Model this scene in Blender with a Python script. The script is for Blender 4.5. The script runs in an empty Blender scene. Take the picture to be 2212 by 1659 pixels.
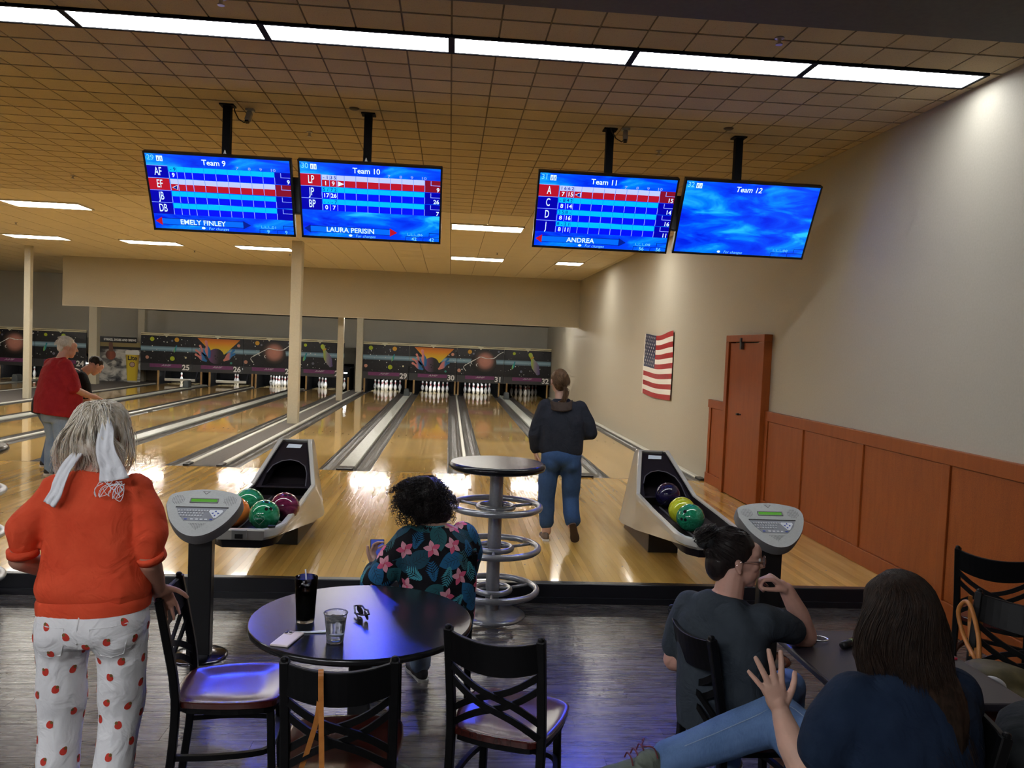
import bpy, bmesh, math, random
import numpy as np
from mathutils import Vector, Matrix, Euler, Quaternion, noise
random.seed(7); np.random.seed(7)
SC = bpy.context.scene
COL = SC.collection
PI = math.pi
# ------------------------------------------------------------------ camera
def make_camera():
    f, yaw, pitch, roll = 1744.86, 0.0788372, -0.0456395, 0.0415376
    F = Vector((math.sin(yaw)*math.cos(pitch), math.cos(yaw)*math.cos(pitch), math.sin(pitch)))
    R0 = Vector((math.cos(yaw), -math.sin(yaw), 0)); U0 = R0.cross(F)
    R = math.cos(roll)*R0 + math.sin(roll)*U0
    U = -math.sin(roll)*R0 + math.cos(roll)*U0
    cd = bpy.data.cameras.new('camera'); cam = bpy.data.objects.new('camera', cd); COL.objects.link(cam)
    cd.sensor_width = 36; cd.lens = f/2212*36; cd.clip_start = .05; cd.clip_end = 200
    m = Matrix((R, U, -F)).transposed().to_4x4(); m.translation = Vector((-.03438, -11.0876, 1.77224))
    cam.matrix_world = m
    SC.camera = cam
make_camera()
# ------------------------------------------------------------------ world and exposure
W = bpy.data.worlds.new('world'); SC.world = W; W.use_nodes = True
W.node_tree.nodes['Background'].inputs[0].default_value = (.9, .93, 1, 1)
W.node_tree.nodes['Background'].inputs[1].default_value = .0
SC.view_settings.view_transform = 'Standard'; SC.view_settings.look = 'None'
SC.view_settings.gamma = 1; SC.view_settings.use_curve_mapping = False
SC.view_settings.exposure = 0.5
SC.cycles.use_denoising = True
SC.cycles.max_bounces = 7; SC.cycles.diffuse_bounces = 4; SC.cycles.glossy_bounces = 3; SC.cycles.transmission_bounces = 6
SC.cycles.use_adaptive_sampling = True; SC.cycles.adaptive_threshold = .13; SC.cycles.adaptive_min_samples = 14
SC.cycles.sample_clamp_indirect = 6
SC.cycles.caustics_reflective = False; SC.cycles.caustics_refractive = False
NEAR_LIGHT = 13.0     # strength of the row of troffers over the step
FAR_LIGHT = 24.0      # strength of the troffers over the lanes
BACK_LIGHT = 42.0      # strength of the troffers over the concourse behind
PIN_LIGHT = 40.0
SCREEN = .85
NUM = {23:'twenty-three',24:'twenty-four',25:'twenty-five',26:'twenty-six',27:'twenty-seven',28:'twenty-eight',29:'twenty-nine',30:'thirty',31:'thirty-one',32:'thirty-two'}
# ------------------------------------------------------------------ names, labels
def tag(o, label=None, cat=None, group=None, kind=None):
    if label: o['label'] = label
    if cat: o['category'] = cat
    if group: o['group'] = group
    if kind: o['kind'] = kind
    return o
def empty(name, loc=(0,0,0), rz=0):
    o = bpy.data.objects.new(name, None); COL.objects.link(o)
    o.location = loc; o.rotation_euler = (0,0,rz); o.empty_display_size = .1
    return o
def thing(name, label, cat, loc=(0,0,0), rz=0, group=None):
    return tag(empty(name, loc, rz), label, cat, group)
def link(name, me, parent=None):
    o = bpy.data.objects.new(name, me); COL.objects.link(o)
    if parent is not None: o.parent = parent
    return o
def setmat(me, mats):
    if not isinstance(mats, (list, tuple)): mats = [mats]
    if len(me.materials): me.materials.clear()
    for m in mats: me.materials.append(m)
def obj(name, bm, mats, parent=None, smooth=False, bevel=0, seg=2, loc=None, rot=None, auto=None):
    bmesh.ops.recalc_face_normals(bm, faces=bm.faces[:])
    me = bpy.data.meshes.new(name); bm.to_mesh(me); bm.free()
    setmat(me, mats)
    o = link(name, me, parent)
    if smooth: me.polygons.foreach_set('use_smooth', [True]*len(me.polygons))
    if auto is not None:
        me.polygons.foreach_set('use_smooth', [True]*len(me.polygons)); sharp(me, auto)
    if bevel:
        b = o.modifiers.new('bevel', 'BEVEL'); b.width = bevel; b.segments = seg; b.limit_method = 'ANGLE'; b.angle_limit = .6
    if loc: o.location = loc
    if rot: o.rotation_euler = rot
    return o
def sharp(me, ang):
    bm = bmesh.new(); bm.from_mesh(me)
    for e in bm.edges:
        if len(e.link_faces) == 2 and e.calc_face_angle(0) > ang: e.smooth = False
    bm.to_mesh(me); bm.free()
def dup(root, loc=None, rz=None, label=None, group=None):
    def cp(o, par):
        c = o.copy(); COL.objects.link(c); c.parent = par
        for ch in o.children: cp(ch, c)
        return c
    r = cp(root, None)
    if loc is not None: r.location = loc
    if rz is not None: r.rotation_euler = (0,0,rz)
    if label: r['label'] = label
    if group: r['group'] = group
    return r
# ------------------------------------------------------------------ shapes
def bx(bm, x0, x1, y0, y1, z0, z1, mi=0, M=None):
    vs = [bm.verts.new((x,y,z)) for z in (z0,z1) for y in (y0,y1) for x in (x0,x1)]
    if M is not None:
        for v in vs: v.co = M @ v.co
    for q in ((0,2,3,1),(4,5,7,6),(0,1,5,4),(2,6,7,3),(0,4,6,2),(1,3,7,5)):
        f = bm.faces.new([vs[i] for i in q]); f.material_index = mi
    return vs
def box(*a, **k):
    bm = bmesh.new(); bx(bm, *a, **k); return bm
def bar(bm, a, b, w, h=None, up=(0,0,1), mi=0):
    """rectangular bar from a to b, w wide (across), h high (along up)"""
    h = h or w; a = Vector(a); b = Vector(b); d = (b-a); L = d.length; d.normalize()
    s = d.cross(Vector(up))
    if s.length < 1e-5: s = d.cross(Vector((0,1,0)))
    s.normalize(); u = s.cross(d)
    M = Matrix((s, d, u)).transposed().to_4x4(); M.translation = a
    return bx(bm, -w/2, w/2, 0, L, -h/2, h/2, mi, M)
def frames(P, closed=False):
    n = len(P); T = []
    for i in range(n):
        if closed: t = P[(i+1)%n]-P[i-1]
        else: t = P[min(i+1,n-1)]-P[max(i-1,0)]
        T.append(t.normalized())
    up = Vector((0,0,1)) if abs(T[0].z) < .9 else Vector((1,0,0))
    N = [(up - T[0]*up.dot(T[0])).normalized()]
    for i in range(1, n):
        v = N[-1] - T[i]*N[-1].dot(T[i]); N.append(v.normalized())
    return T, N
def sweep(bm, P, prof, closed=False, mi=0, cap=True, scale=None, fixup=None):
    """sweep the 2-D profile prof [(a,b)] along the points P: a along side, b along up"""
    P = [Vector(p) for p in P]; T, N = frames(P, closed); rings = []
    for i, p in enumerate(P):
        n = N[i]
        if fixup is not None:
            u = Vector(fixup); n = (u - T[i]*u.dot(T[i])).normalized()
        s = T[i].cross(n); k = scale[i] if scale else 1
        rings.append([bm.verts.new(p + s*a*k + n*b*k) for a, b in prof])
    m = len(prof); R = len(P)
    for i in range(R if closed else R-1):
        A, B = rings[i], rings[(i+1)%R]
        for j in range(m):
            f = bm.faces.new((A[j], A[(j+1)%m], B[(j+1)%m], B[j])); f.material_index = mi
    if cap and not closed and m > 2:
        bm.faces.new(rings[0][::-1]).material_index = mi; bm.faces.new(rings[-1]).material_index = mi
def circ(r, n=10): return [(r*math.cos(2*PI*i/n), r*math.sin(2*PI*i/n)) for i in range(n)]
def rectp(w, h): return [(-w/2,-h/2),(w/2,-h/2),(w/2,h/2),(-w/2,h/2)]
def tube(bm, P, r, n=10, closed=False, mi=0, scale=None): sweep(bm, P, circ(r, n), closed, mi, True, scale)
def lathe(bm, prof, n=24, c=(0,0,0), mi=0, mis=None):
    """prof: [(r, z)] bottom to top"""
    c = Vector(c); rings = []
    for r, z in prof:
        if r < 1e-6: rings.append([bm.verts.new(c+Vector((0,0,z)))])
        else: rings.append([bm.verts.new(c+Vector((r*math.cos(2*PI*i/n), r*math.sin(2*PI*i/n), z))) for i in range(n)])
    for k in range(len(rings)-1):
        A, B = rings[k], rings[k+1]; m = mis[k] if mis else mi
        for i in range(n):
            j = (i+1) % n
            if len(A) == 1 and len(B) == 1: continue
            if len(A) == 1: f = bm.faces.new((A[0], B[j], B[i]))
            elif len(B) == 1: f = bm.faces.new((A[i], A[j], B[0]))
            else: f = bm.faces.new((A[i], A[j], B[j], B[i]))
            f.material_index = m
def poly(bm, pts, z0, z1, M=None, mi=0, mi_side=None):
    """extruded polygon in XY between z0 and z1"""
    A = [bm.verts.new((x,y,z0)) for x,y in pts]; B = [bm.verts.new((x,y,z1)) for x,y in pts]
    if M is not None:
        for v in A+B: v.co = M @ v.co
    bm.faces.new(A[::-1]).material_index = mi; bm.faces.new(B).material_index = mi
    n = len(pts)
    for i in range(n):
        bm.faces.new((A[i], A[(i+1)%n], B[(i+1)%n], B[i])).material_index = mi if mi_side is None else mi_side
def sphere(bm, c, r, seg=16, rings=10, M=None, mi=0):
    if not isinstance(r, (tuple, list, Vector)): r = (r,r,r)
    R = (M or Matrix()).to_3x3() if M is not None else Matrix.Identity(3)
    c = Vector(c); A = R @ Vector((r[0],0,0)); B = R @ Vector((0,r[1],0)); C = R @ Vector((0,0,r[2])); rows = []
    for i in range(rings+1):
        th = PI*i/rings; z = math.cos(th); q = math.sin(th)
        if i in (0, rings): rows.append([bm.verts.new(c+C*z)])
        else: rows.append([bm.verts.new(c+C*z+A*(q*math.cos(2*PI*k/seg))+B*(q*math.sin(2*PI*k/seg))) for k in range(seg)])
    for a, b in zip(rows, rows[1:]):
        for k in range(seg):
            j = (k+1) % seg
            if len(a) == 1: f = bm.faces.new((a[0], b[k], b[j]))
            elif len(b) == 1: f = bm.faces.new((a[k], b[0], a[j]))
            else: f = bm.faces.new((a[k], b[k], b[j], a[j]))
            f.material_index = mi
def disc2(cx, cy, r, n=16, ry=None, a0=0): return [(cx+r*math.cos(a0+2*PI*i/n), cy+(ry or r)*math.sin(a0+2*PI*i/n)) for i in range(n)]
TMP = bpy.data.scenes.new('tmp')
def bake(o):
    vl = TMP.view_layers[0]; vl.update(); return bpy.data.meshes.new_from_object(o.evaluated_get(vl.depsgraph))
def text_mesh(body, size, align='CENTER', bold=0, shear=0, sx=1, ext=0):
    c = bpy.data.curves.new('text', 'FONT'); c.body = body; c.size = size; c.align_x = align; c.align_y = 'CENTER'
    c.offset = bold; c.shear = shear; c.resolution_u = 3; c.extrude = ext
    o = bpy.data.objects.new('text', c); TMP.collection.objects.link(o)
    me = bake(o)
    bpy.data.objects.remove(o); bpy.data.curves.remove(c)
    n = len(me.vertices); co = np.empty(n*3); me.vertices.foreach_get('co', co); co = co.reshape(-1,3); co[:,0] *= sx
    me.vertices.foreach_set('co', co.ravel())
    return me
def add_text(bm, body, x, y, z, size, mi=0, align='CENTER', bold=0, shear=0, sx=1, M=None):
    me = text_mesh(body, size, align, bold, shear, sx)
    mm = Matrix.Translation((x,y,z)) if M is None else M @ Matrix.Translation((x,y,z))
    n0 = len(bm.faces); bm.from_mesh(me); bm.verts.ensure_lookup_table()
    k = len(bm.verts)-len(me.vertices)
    for v in bm.verts[k:]: v.co = mm @ v.co
    bm.faces.ensure_lookup_table()
    for f in bm.faces[n0:]: f.material_index = mi
    bpy.data.meshes.remove(me)
def ss(a, b, x):
    t = min(1, max(0, (x-a)/(b-a))); return t*t*(3-2*t)
def lerp(a, b, t): return a+(b-a)*t
def crv(pts, n):
    """Catmull-Rom through pts (tuples of any length), n samples"""
    P = np.array(pts, float); P = np.vstack([2*P[0]-P[1], P, 2*P[-1]-P[-2]]); out = []
    m = len(pts)-1
    for i in range(n):
        u = i/(n-1)*m; k = min(int(u), m-1); t = u-k
        p0,p1,p2,p3 = P[k:k+4]
        out.append(.5*((2*p1)+(-p0+p2)*t+(2*p0-5*p1+4*p2-p3)*t*t+(-p0+3*p1-3*p2+p3)*t**3))
    return [tuple(o) for o in out]
# ------------------------------------------------------------------ materials
def mat(name, col, rough=.5, metal=0, spec=.5, coat=0, coat_r=.05, emit=None, es=0, alpha=1, trans=0, ior=1.45, sub=0):
    m = bpy.data.materials.new(name); m.use_nodes = True
    b = m.node_tree.nodes['Principled BSDF']
    if len(col) == 3: col = (*col, 1)
    b.inputs['Base Color'].default_value = col; b.inputs['Roughness'].default_value = rough
    b.inputs['Metallic'].default_value = metal; b.inputs['Specular IOR Level'].default_value = spec
    b.inputs['Coat Weight'].default_value = coat; b.inputs['Coat Roughness'].default_value = coat_r
    b.inputs['IOR'].default_value = ior; b.inputs['Transmission Weight'].default_value = trans
    if emit: b.inputs['Emission Color'].default_value = (*emit, 1); b.inputs['Emission Strength'].default_value = es
    return m
class NT:
    def __init__(s, m): s.t = m.node_tree; s.b = s.t.nodes['Principled BSDF']
    def n(s, typ, **kw):
        nd = s.t.nodes.new(typ)
        for k, v in kw.items():
            if k in nd.inputs.keys(): nd.inputs[k].default_value = v
            else: setattr(nd, k, v)
        return nd
    def l(s, a, b): s.t.links.new(a, b)
    def coord(s, kind='Object', scale=(1,1,1), rot=(0,0,0)):
        c = s.n('ShaderNodeTexCoord'); mp = s.n('ShaderNodeMapping'); mp.inputs['Scale'].default_value = scale; mp.inputs['Rotation'].default_value = rot
        s.l(c.outputs[kind], mp.inputs['Vector']); return mp.outputs[0]
    def wpos(s, scale=(1,1,1)):
        g = s.n('ShaderNodeNewGeometry'); mp = s.n('ShaderNodeMapping'); mp.inputs['Scale'].default_value = scale
        s.l(g.outputs['Position'], mp.inputs['Vector']); return mp.outputs[0]
    def noise(s, vec, scale=5, detail=3, rough=.5, dist=0):
        nd = s.n('ShaderNodeTexNoise'); nd.inputs['Scale'].default_value = scale; nd.inputs['Detail'].default_value = detail
        nd.inputs['Roughness'].default_value = rough; nd.inputs['Distortion'].default_value = dist
        s.l(vec, nd.inputs['Vector']); return nd.outputs['Fac']
    def ramp(s, fac, stops, interp='LINEAR'):
        r = s.n('ShaderNodeValToRGB'); r.color_ramp.interpolation = interp; e = r.color_ramp.elements
        while len(e) > 1: e.remove(e[-1])
        e[0].position = stops[0][0]; e[0].color = (*stops[0][1], 1)
        for p, c in stops[1:]:
            q = e.new(p); q.color = (*c, 1)
        s.l(fac, r.inputs[0]); return r.outputs[0]
    def math(s, op, a, b=None, c=None):
        nd = s.n('ShaderNodeMath', operation=op)
        for i, v in enumerate((a,b,c)):
            if v is None: continue
            if hasattr(v, 'links'): s.l(v, nd.inputs[i])
            else: nd.inputs[i].default_value = v
        return nd.outputs[0]
    def mix(s, fac, a, b, blend='MIX'):
        nd = s.n('ShaderNodeMix', data_type='RGBA', blend_type=blend)
        for i, v in ((0,fac),(6,a),(7,b)):
            if hasattr(v, 'links'): s.l(v, nd.inputs[i])
            else: nd.inputs[i].default_value = v if i == 0 else (*v, 1)
        return nd.outputs[2]
    def col(s, o): s.l(o, s.b.inputs['Base Color'])
    def rough(s, o): s.l(o, s.b.inputs['Roughness'])
    def bump(s, h, strength=.3, dist=.01):
        b = s.n('ShaderNodeBump'); b.inputs['Strength'].default_value = strength; b.inputs['Distance'].default_value = dist
        s.l(h, b.inputs['Height']); s.l(b.outputs[0], s.b.inputs['Normal'])
    def rnd(s): return s.n('ShaderNodeObjectInfo').outputs['Random']
def noisy(name, c0, c1, rough=.6, scale=20, vs=(1,1,1), bump=0, bdist=.002, world=True, detail=4, **kw):
    m = mat(name, c0, rough, **kw); t = NT(m); v = t.wpos(vs) if world else t.coord('Object', vs)
    n = t.noise(v, scale, detail); t.col(t.ramp(n, [(.3, c0), (.7, c1)]))
    if bump: t.bump(n, bump, bdist)
    return m
M = {}
def emis(name, col, st):
    m = mat(name, (0,0,0), .35, emit=col, es=st, spec=.3); return m
# ------------------------------------------------------------------ material library
M['wall'] = noisy('wall_paint', (.41,.378,.302), (.44,.405,.325), .75, 60, bump=.12, bdist=.001)
M['wall_far'] = noisy('wall_paint_back', (.43,.41,.34), (.47,.44,.37), .8, 60)
M['soffit'] = noisy('soffit_paint', (.43,.38,.28), (.46,.41,.305), .8, 40)
M['dark_paint'] = noisy('dark_bulkhead_paint', (.085,.08,.08), (.10,.095,.09), .7, 30)
M['white_trim'] = mat('off_white_paint', (.62,.58,.47), .6)
def tile_mat(name, a, b):
    m = mat(name, a, .9, spec=.2); t = NT(m)
    v = t.wpos(); n = t.noise(v, 190, 2); n2 = t.noise(v, 6, 2)
    base = t.mix(t.rnd(), a, b)
    t.col(t.mix(t.math('MULTIPLY', t.math('SMOOTHSTEP', n, .56, .66) if False else t.math('GREATER_THAN', n, .63), .45), base, tuple(c*.45 for c in a)))
    t.bump(n, .25, .002); return m
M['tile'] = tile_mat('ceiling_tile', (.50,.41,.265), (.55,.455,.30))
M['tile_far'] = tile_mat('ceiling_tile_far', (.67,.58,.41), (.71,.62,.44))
M['tbar'] = mat('ceiling_grid_bar', (.17,.13,.075), .7)
M['plaster'] = mat('pale_plaster_band', (.42,.40,.37), .8)
def wood_planks(name, cols, rough, vs, coat=.0, board=None, lane=False):
    m = mat(name, cols[0], rough, coat=coat, coat_r=.04, spec=.5); t = NT(m)
    v = t.wpos(vs); g = t.noise(v, 1, 3, .5, .3)
    c = t.ramp(g, [(.25, cols[0]), (.5, cols[1]), (.8, cols[2])])
    if board:      # fine strips that are too narrow to be built
        gx = t.n('ShaderNodeSeparateXYZ'); t.l(t.n('ShaderNodeNewGeometry').outputs['Position'], gx.inputs[0])
        k = t.math('FLOOR', t.math('DIVIDE', gx.outputs[0], board))
        wn = t.n('ShaderNodeTexWhiteNoise', noise_dimensions='1D'); t.l(k, wn.inputs['W'])
        f = wn.outputs[0]
    else: f = t.rnd()
    c2 = t.mix(1.0, c, t.ramp(f, [(0, (.72,.70,.62)), (.5, (.93,.93,.92)), (1, (1.12,1.10,1.06))]), 'MULTIPLY')
    t.col(c2)
    fr = t.noise(t.wpos((1.5,.25,1)), 2.2, 3)
    t.rough(t.math('MULTIPLY_ADD', fr, .10, rough-.05))
    return m
MAPLE = [(.50,.285,.062), (.66,.405,.105), (.75,.485,.14)]
PINE = [(.48,.28,.085), (.62,.40,.13), (.70,.47,.17)]
M['approach'] = wood_planks('approach_maple', MAPLE, .17, (9,.9,1), coat=.5)
M['lane'] = wood_planks('lane_maple', PINE, .10, (14,.5,1), coat=.6, board=.02703)
M['deck'] = wood_planks('pin_deck_maple', [(.62,.48,.24),(.70,.56,.30),(.75,.6,.34)], .12, (14,.5,1), coat=.5, board=.02703)
def vinyl():
    m = mat('grey_vinyl_plank', (.05,.05,.055), .26, spec=.55); t = NT(m)
    v = t.wpos((1.3,14,1)); g = t.noise(v, 2.2, 7, .62, .4)
    c = t.ramp(g, [(.28, (.026,.023,.023)), (.5, (.062,.057,.056)), (.72, (.115,.105,.10))])
    t.col(t.mix(1.0, c, t.ramp(t.rnd(), [(0,(.75,.74,.74)),(1,(1.15,1.13,1.12))]), 'MULTIPLY'))
    r = t.noise(t.wpos((1.2,26,1)), 3, 5); t.rough(t.math('MULTIPLY_ADD', r, .26, .14))
    t.bump(g, .25, .0015); return m
M['vinyl'] = vinyl()
M['gutter'] = noisy('gutter_plastic', (.028,.027,.026), (.10,.095,.086), .36, 6, (9,.7,1), detail=6)
M['cap_grey'] = noisy('capping_grey', (.36,.38,.35), (.46,.48,.44), .35, 8, (4,.6,1))
M['rail'] = mat('pale_rail', (.58,.58,.52), .35)
M['carpet'] = noisy('dark_strip_carpet', (.085,.075,.068), (.12,.108,.098), .85, 90)
M['black'] = mat('black_plastic', (.008,.008,.009), .35)
M['black_matte'] = mat('black_matte', (.006,.006,.007), .8, spec=.2)
M['rubber'] = mat('black_rubber_nosing', (.012,.012,.016), .28)
M['chrome_edge'] = mat('bright_metal_edge', (.5,.5,.55), .25, metal=1)
M['stain'] = None
def stained():
    m = mat('orange_stained_wood', (.33,.085,.022), .42, spec=.35); t = NT(m)
    g = t.noise(t.wpos((3,6,.8)), 3, 6, .6, .6); g2 = t.noise(t.wpos(), 240, 2)
    c = t.ramp(g, [(.25,(.225,.050,.010)),(.55,(.30,.071,.014)),(.8,(.35,.088,.018))])
    t.col(t.mix(.30, c, t.ramp(g2, [(.35,(.14,.028,.006)),(.6,(.42,.11,.02))]))); t.bump(g2, .08, .001); return m
M['stain'] = stained()
M['emit_near'] = emis('troffer_diffuser', (.93,.965,1), NEAR_LIGHT)
M['emit_far'] = emis('lane_troffer_diffuser', (1,.965,.885), FAR_LIGHT)
M['emit_back'] = emis('concourse_diffuser', (.95,.96,1), BACK_LIGHT)
M['emit_pin'] = emis('pin_light_tube', (.95,.98,1), PIN_LIGHT)
M['column'] = noisy('column_paint', (.47,.43,.32), (.51,.465,.35), .55, 30)

# ------------------------------------------------------------------ layout, metres; Y = 0 is the foul line, Z = 0 the lane surface
LW = 1.0541; G1 = .6907; G0 = .5241; G2 = .979; ZF = -.145; ZC = 3.765; XW = 3.65
lanes = {}
x = 0.0
lanes[30] = (-LW, 0.0); lanes[29] = (-2*LW-G1, -LW-G1); lanes[28] = (lanes[29][0]-G2-LW, lanes[29][0]-G2)
lanes[27] = (lanes[28][0]-G1-LW, lanes[28][0]-G1); lanes[26] = (lanes[27][0]-G0-LW, lanes[27][0]-G0)
lanes[25] = (lanes[26][0]-G1-LW, lanes[26][0]-G1); lanes[24] = (-13.45, -13.45+LW); lanes[23] = (-13.45-G1-LW, -13.45-G1)
lanes[31] = (G0, G0+LW); lanes[32] = (G0+LW+G1, G0+2*LW+G1)
GUT = .235
def struct(name, bm, m, parent=None, **k):
    o = obj(name, bm, m, parent, **k)
    if parent is None: o['kind'] = 'structure'
    return o
XL = -17.5; YB = -16.5; YE = 19.4
# floors -------------------------------------------------------------
fl = struct('floor', box(XL, XW, YB, -5.0, ZF-.05, ZF-.006), M['black_matte'])
pm = {}
def plank_mesh(name, sx, sy, sz, m, bev=.0):
    bm = box(-sx/2, sx/2, -sy/2, sy/2, -sz, 0)
    me = bpy.data.meshes.new(name); bm.to_mesh(me); bm.free(); setmat(me, m); return me
pw, pl = .152, 1.22
pmesh = plank_mesh('plank', pl-.0015, pw-.0015, .006, M['vinyl'])
cnt = 0
for r in range(24):
    yc = -5.13-pw/2-r*pw
    off = (r*0.437) % pl
    hw = .8 + (yc+11.09)*.66
    k0 = -5
    for k in range(-3, 5):
        xc = k*pl+off-.3
        if xc-pl/2 > XW-.02 or xc+pl/2 < -hw-.5: continue
        if xc+pl/2 > XW:                                    # cut at the wall
            w = XW-(xc-pl/2)
            if w < .05: continue
            o = link('plank', plank_mesh('plank', w, pw-.0015, .006, M['vinyl']), fl); o.location = (XW-w/2, yc, ZF)
        else:
            o = link('plank', pmesh, fl); o.location = (xc, yc, ZF)
        cnt += 1
# the rest of the concourse, behind the camera and out to the left
bm = bmesh.new(); bx(bm, XL, XW, YB, -5.13-24*pw, ZF-.006, ZF-.0005); bx(bm, XL, -4.2, -5.13-24*pw, -5.06, ZF-.006, ZF-.0005)
o = obj('far_planks', bm, M['vinyl'], fl); o['kind'] = 'stuff'
# approach
ap = struct('floor_approach', box(XL, XW, -5.05, 0, -.06, -.012), M['black_matte'])
ap['kind'] = 'structure'
bw = LW/20; ameshs = plank_mesh('approach_plank', bw-.0006, 5.02, .012, M['approach'])
nb = int((XW-.02+5.7)/bw)
for i in range(nb):
    o = link('plank', ameshs, ap); o.location = (XW-.02-(i+.5)*bw, -2.53, 0)
xl = XW-.02-nb*bw
bm = box(XL, xl, -5.04, -.02, -.012, 0); o = obj('far_planks', bm, M['approach'], ap); o['kind'] = 'stuff'
bm = box(XL, XW, -.02, 0, -.012, .0006); obj('foul_line', bm, mat('foul_line_strip', (.10,.075,.045), .3), ap)
bm = bmesh.new()
dotm = mat('dark_marker_dot', (.05,.03,.02), .4)
for n in (26,27,28,29,30,31,32):
    xc = sum(lanes[n])/2
    for k in range(-3, 4):
        for yy in (-4.58,-3.66):
            poly(bm, disc2(xc+k*.135, yy, .006 if abs(k) < 3 else .007, 8), 0, .0008)
o = obj('marker_dots', bm, dotm, ap); o['kind'] = 'stuff'
# step between approach and concourse
st = struct('trim_1', box(XL, XW, -5.105, -5.05, ZF, -.012), M['black_matte'])
bm = bmesh.new(); sweep(bm, [(XL,-5.078,0),(XW,-5.078,0)], [(-.036,-.10),(.034,-.10),(.034,-.002),(.028,.004),(-.03,.004),(-.036,-.002)], fixup=(0,0,1)); obj('step_nosing', bm, M['rubber'], st)
bm = bmesh.new(); bx(bm, XL, XW, -5.128, -5.113, ZF, ZF+.045); obj('step_base', bm, M['rubber'], st)
# lanes --------------------------------------------------------------
def gutter_bm(x0, x1):
    bm = bmesh.new(); n = 8; w = x1-x0; prof = []
    for i in range(n+1):
        a = PI*i/n; prof.append((x0+w/2-math.cos(a)*(w/2-.012), -.006-.058*math.sin(a)))
    pts = [(x0, -.002)]+prof+[(x1, -.002)]
    A = [bm.verts.new((px, .0, pz)) for px, pz in pts]; B = [bm.verts.new((px, 17.75, pz)) for px, pz in pts]
    for i in range(len(pts)-1): bm.faces.new((A[i], A[i+1], B[i+1], B[i]))
    # closed front edge
    C = [bm.verts.new((px, .0, -.075)) for px, pz in pts]
    for i in range(len(pts)-1): bm.faces.new((A[i], C[i], C[i+1], A[i+1]))
    return bm
for n, (a, b) in lanes.items():
    t = thing('bowling_lane', 'glossy maple bowling lane leading to the pins under number %s' % NUM[n], 'bowling lane', ((a+b)/2, 0, 0), group='bowling lanes')
    h = LW/2
    obj('lane_surface', box(-h, h, 0, 17.75, -.05, 0), M['lane'], t)
    obj('gutter', gutter_bm(-h-GUT, -h), M['gutter'], t, smooth=False)
    obj('gutter', gutter_bm(h, h+GUT), M['gutter'], t, smooth=False)
    bm = bmesh.new()
    for k in range(-3, 4):
        y0 = 4.75-abs(k)*.155
        poly(bm, [((k*.135)-.012, y0-.06), ((k*.135)+.012, y0-.06), (k*.135, y0+.09)], 0, .0006)
    for k in (-4,-3,-2,2,3,4): poly(bm, disc2(k*.11, 2.1, .007, 8), 0, .0006)
    o = obj('guide_marks', bm, dotm, t); o['kind'] = 'stuff'
    for s in (-1, 1): obj('edge_strip', box(s*h-.004, s*h+.004, 0, 17.75, -.03, .0012), M['rubber'], t)
def capping(x0, x1, label, m, kind):
    w = x1-x0
    t = thing('lane_capping', label, 'capping', ((x0+x1)/2, 0, 0), group='cappings between the lanes')
    bm = bmesh.new(); sweep(bm, [(0,.22,0),(0,17.74,0)], [(-w/2,-.06),(w/2,-.06),(w/2,.014),(w/2-.008,.022),(-w/2+.008,.022),(-w/2,.014)], fixup=(0,0,1))
    obj('capping_strip', bm, m, t)
    bm = bmesh.new(); bx(bm, -w/2-.006, w/2+.006, -.005, .23, -.06, .028); obj('end_cap', bm, M['black'], t, bevel=.012)
    if kind == 'wide':
        bm = bmesh.new()
        prof = [(-.16,.0),(.16,0),(.13,.16),(.10,.20),(-.10,.20),(-.13,.16)]
        Mx = Matrix.Translation((0,15.9,.022)) @ Matrix.Rotation(PI/2, 4, 'X')
        poly(bm, [(p[0]*.62, p[1]*1.15) for p in prof], -.16, .16, Mx)
        obj('return_hood', bm, mat('grey_return_hood', (.07,.08,.085), .45), t, bevel=.02)
    return t
for a, b in ((25,26),(27,28),(29,30),(31,32)):
    capping(lanes[a][1]+GUT, lanes[b][0]-GUT, 'wide pale grey ball-return capping between lanes %s and %s' % (NUM[a], NUM[b]), M['cap_grey'], 'wide')
capping(lanes[23][1]+GUT, lanes[24][0]-GUT, 'wide pale grey ball-return capping at the far left behind the man in red', M['cap_grey'], 'wide')
for a, b in ((26,27),(30,31)):
    capping(lanes[a][1]+GUT, lanes[b][0]-GUT, 'narrow pale divider strip between lanes %s and %s' % (NUM[a], NUM[b]), M['rail'], 'thin')
# edge rails beside the columns and the right wall
def edge_rail(xa, xb, label): return capping(xa, xb, label, M['rail'], 'thin')
edge_rail(lanes[28][1]+GUT, lanes[28][1]+GUT+.07, 'pale lane-edge rail with black tip on the right of lane twenty-eight')
edge_rail(lanes[29][0]-GUT-.07, lanes[29][0]-GUT, 'pale lane-edge rail with black tip on the left of lane twenty-nine')
edge_rail(lanes[32][1]+GUT, XW-.008, 'pale lane-edge rail running along the beige right wall')
edge_rail(lanes[25][0]-GUT-.07, lanes[25][0]-GUT, 'pale lane-edge rail on the left of lane twenty-five')
edge_rail(lanes[24][1]+GUT, lanes[24][1]+GUT+.07, 'pale lane-edge rail at far left on the right of lane twenty-four')
struct('floor_strip', box(lanes[28][1]+GUT+.07, lanes[29][0]-GUT-.07, 0, YE, -.08, .004), M['carpet'])
struct('floor_strip_far', box(lanes[24][1]+GUT+.07, lanes[25][0]-GUT-.07, 0, YE, -.08, .004), M['carpet'])
struct('floor_under_lanes', box(XL, XW, 0, YE, -.2, -.081), M['black_matte'])
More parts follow.
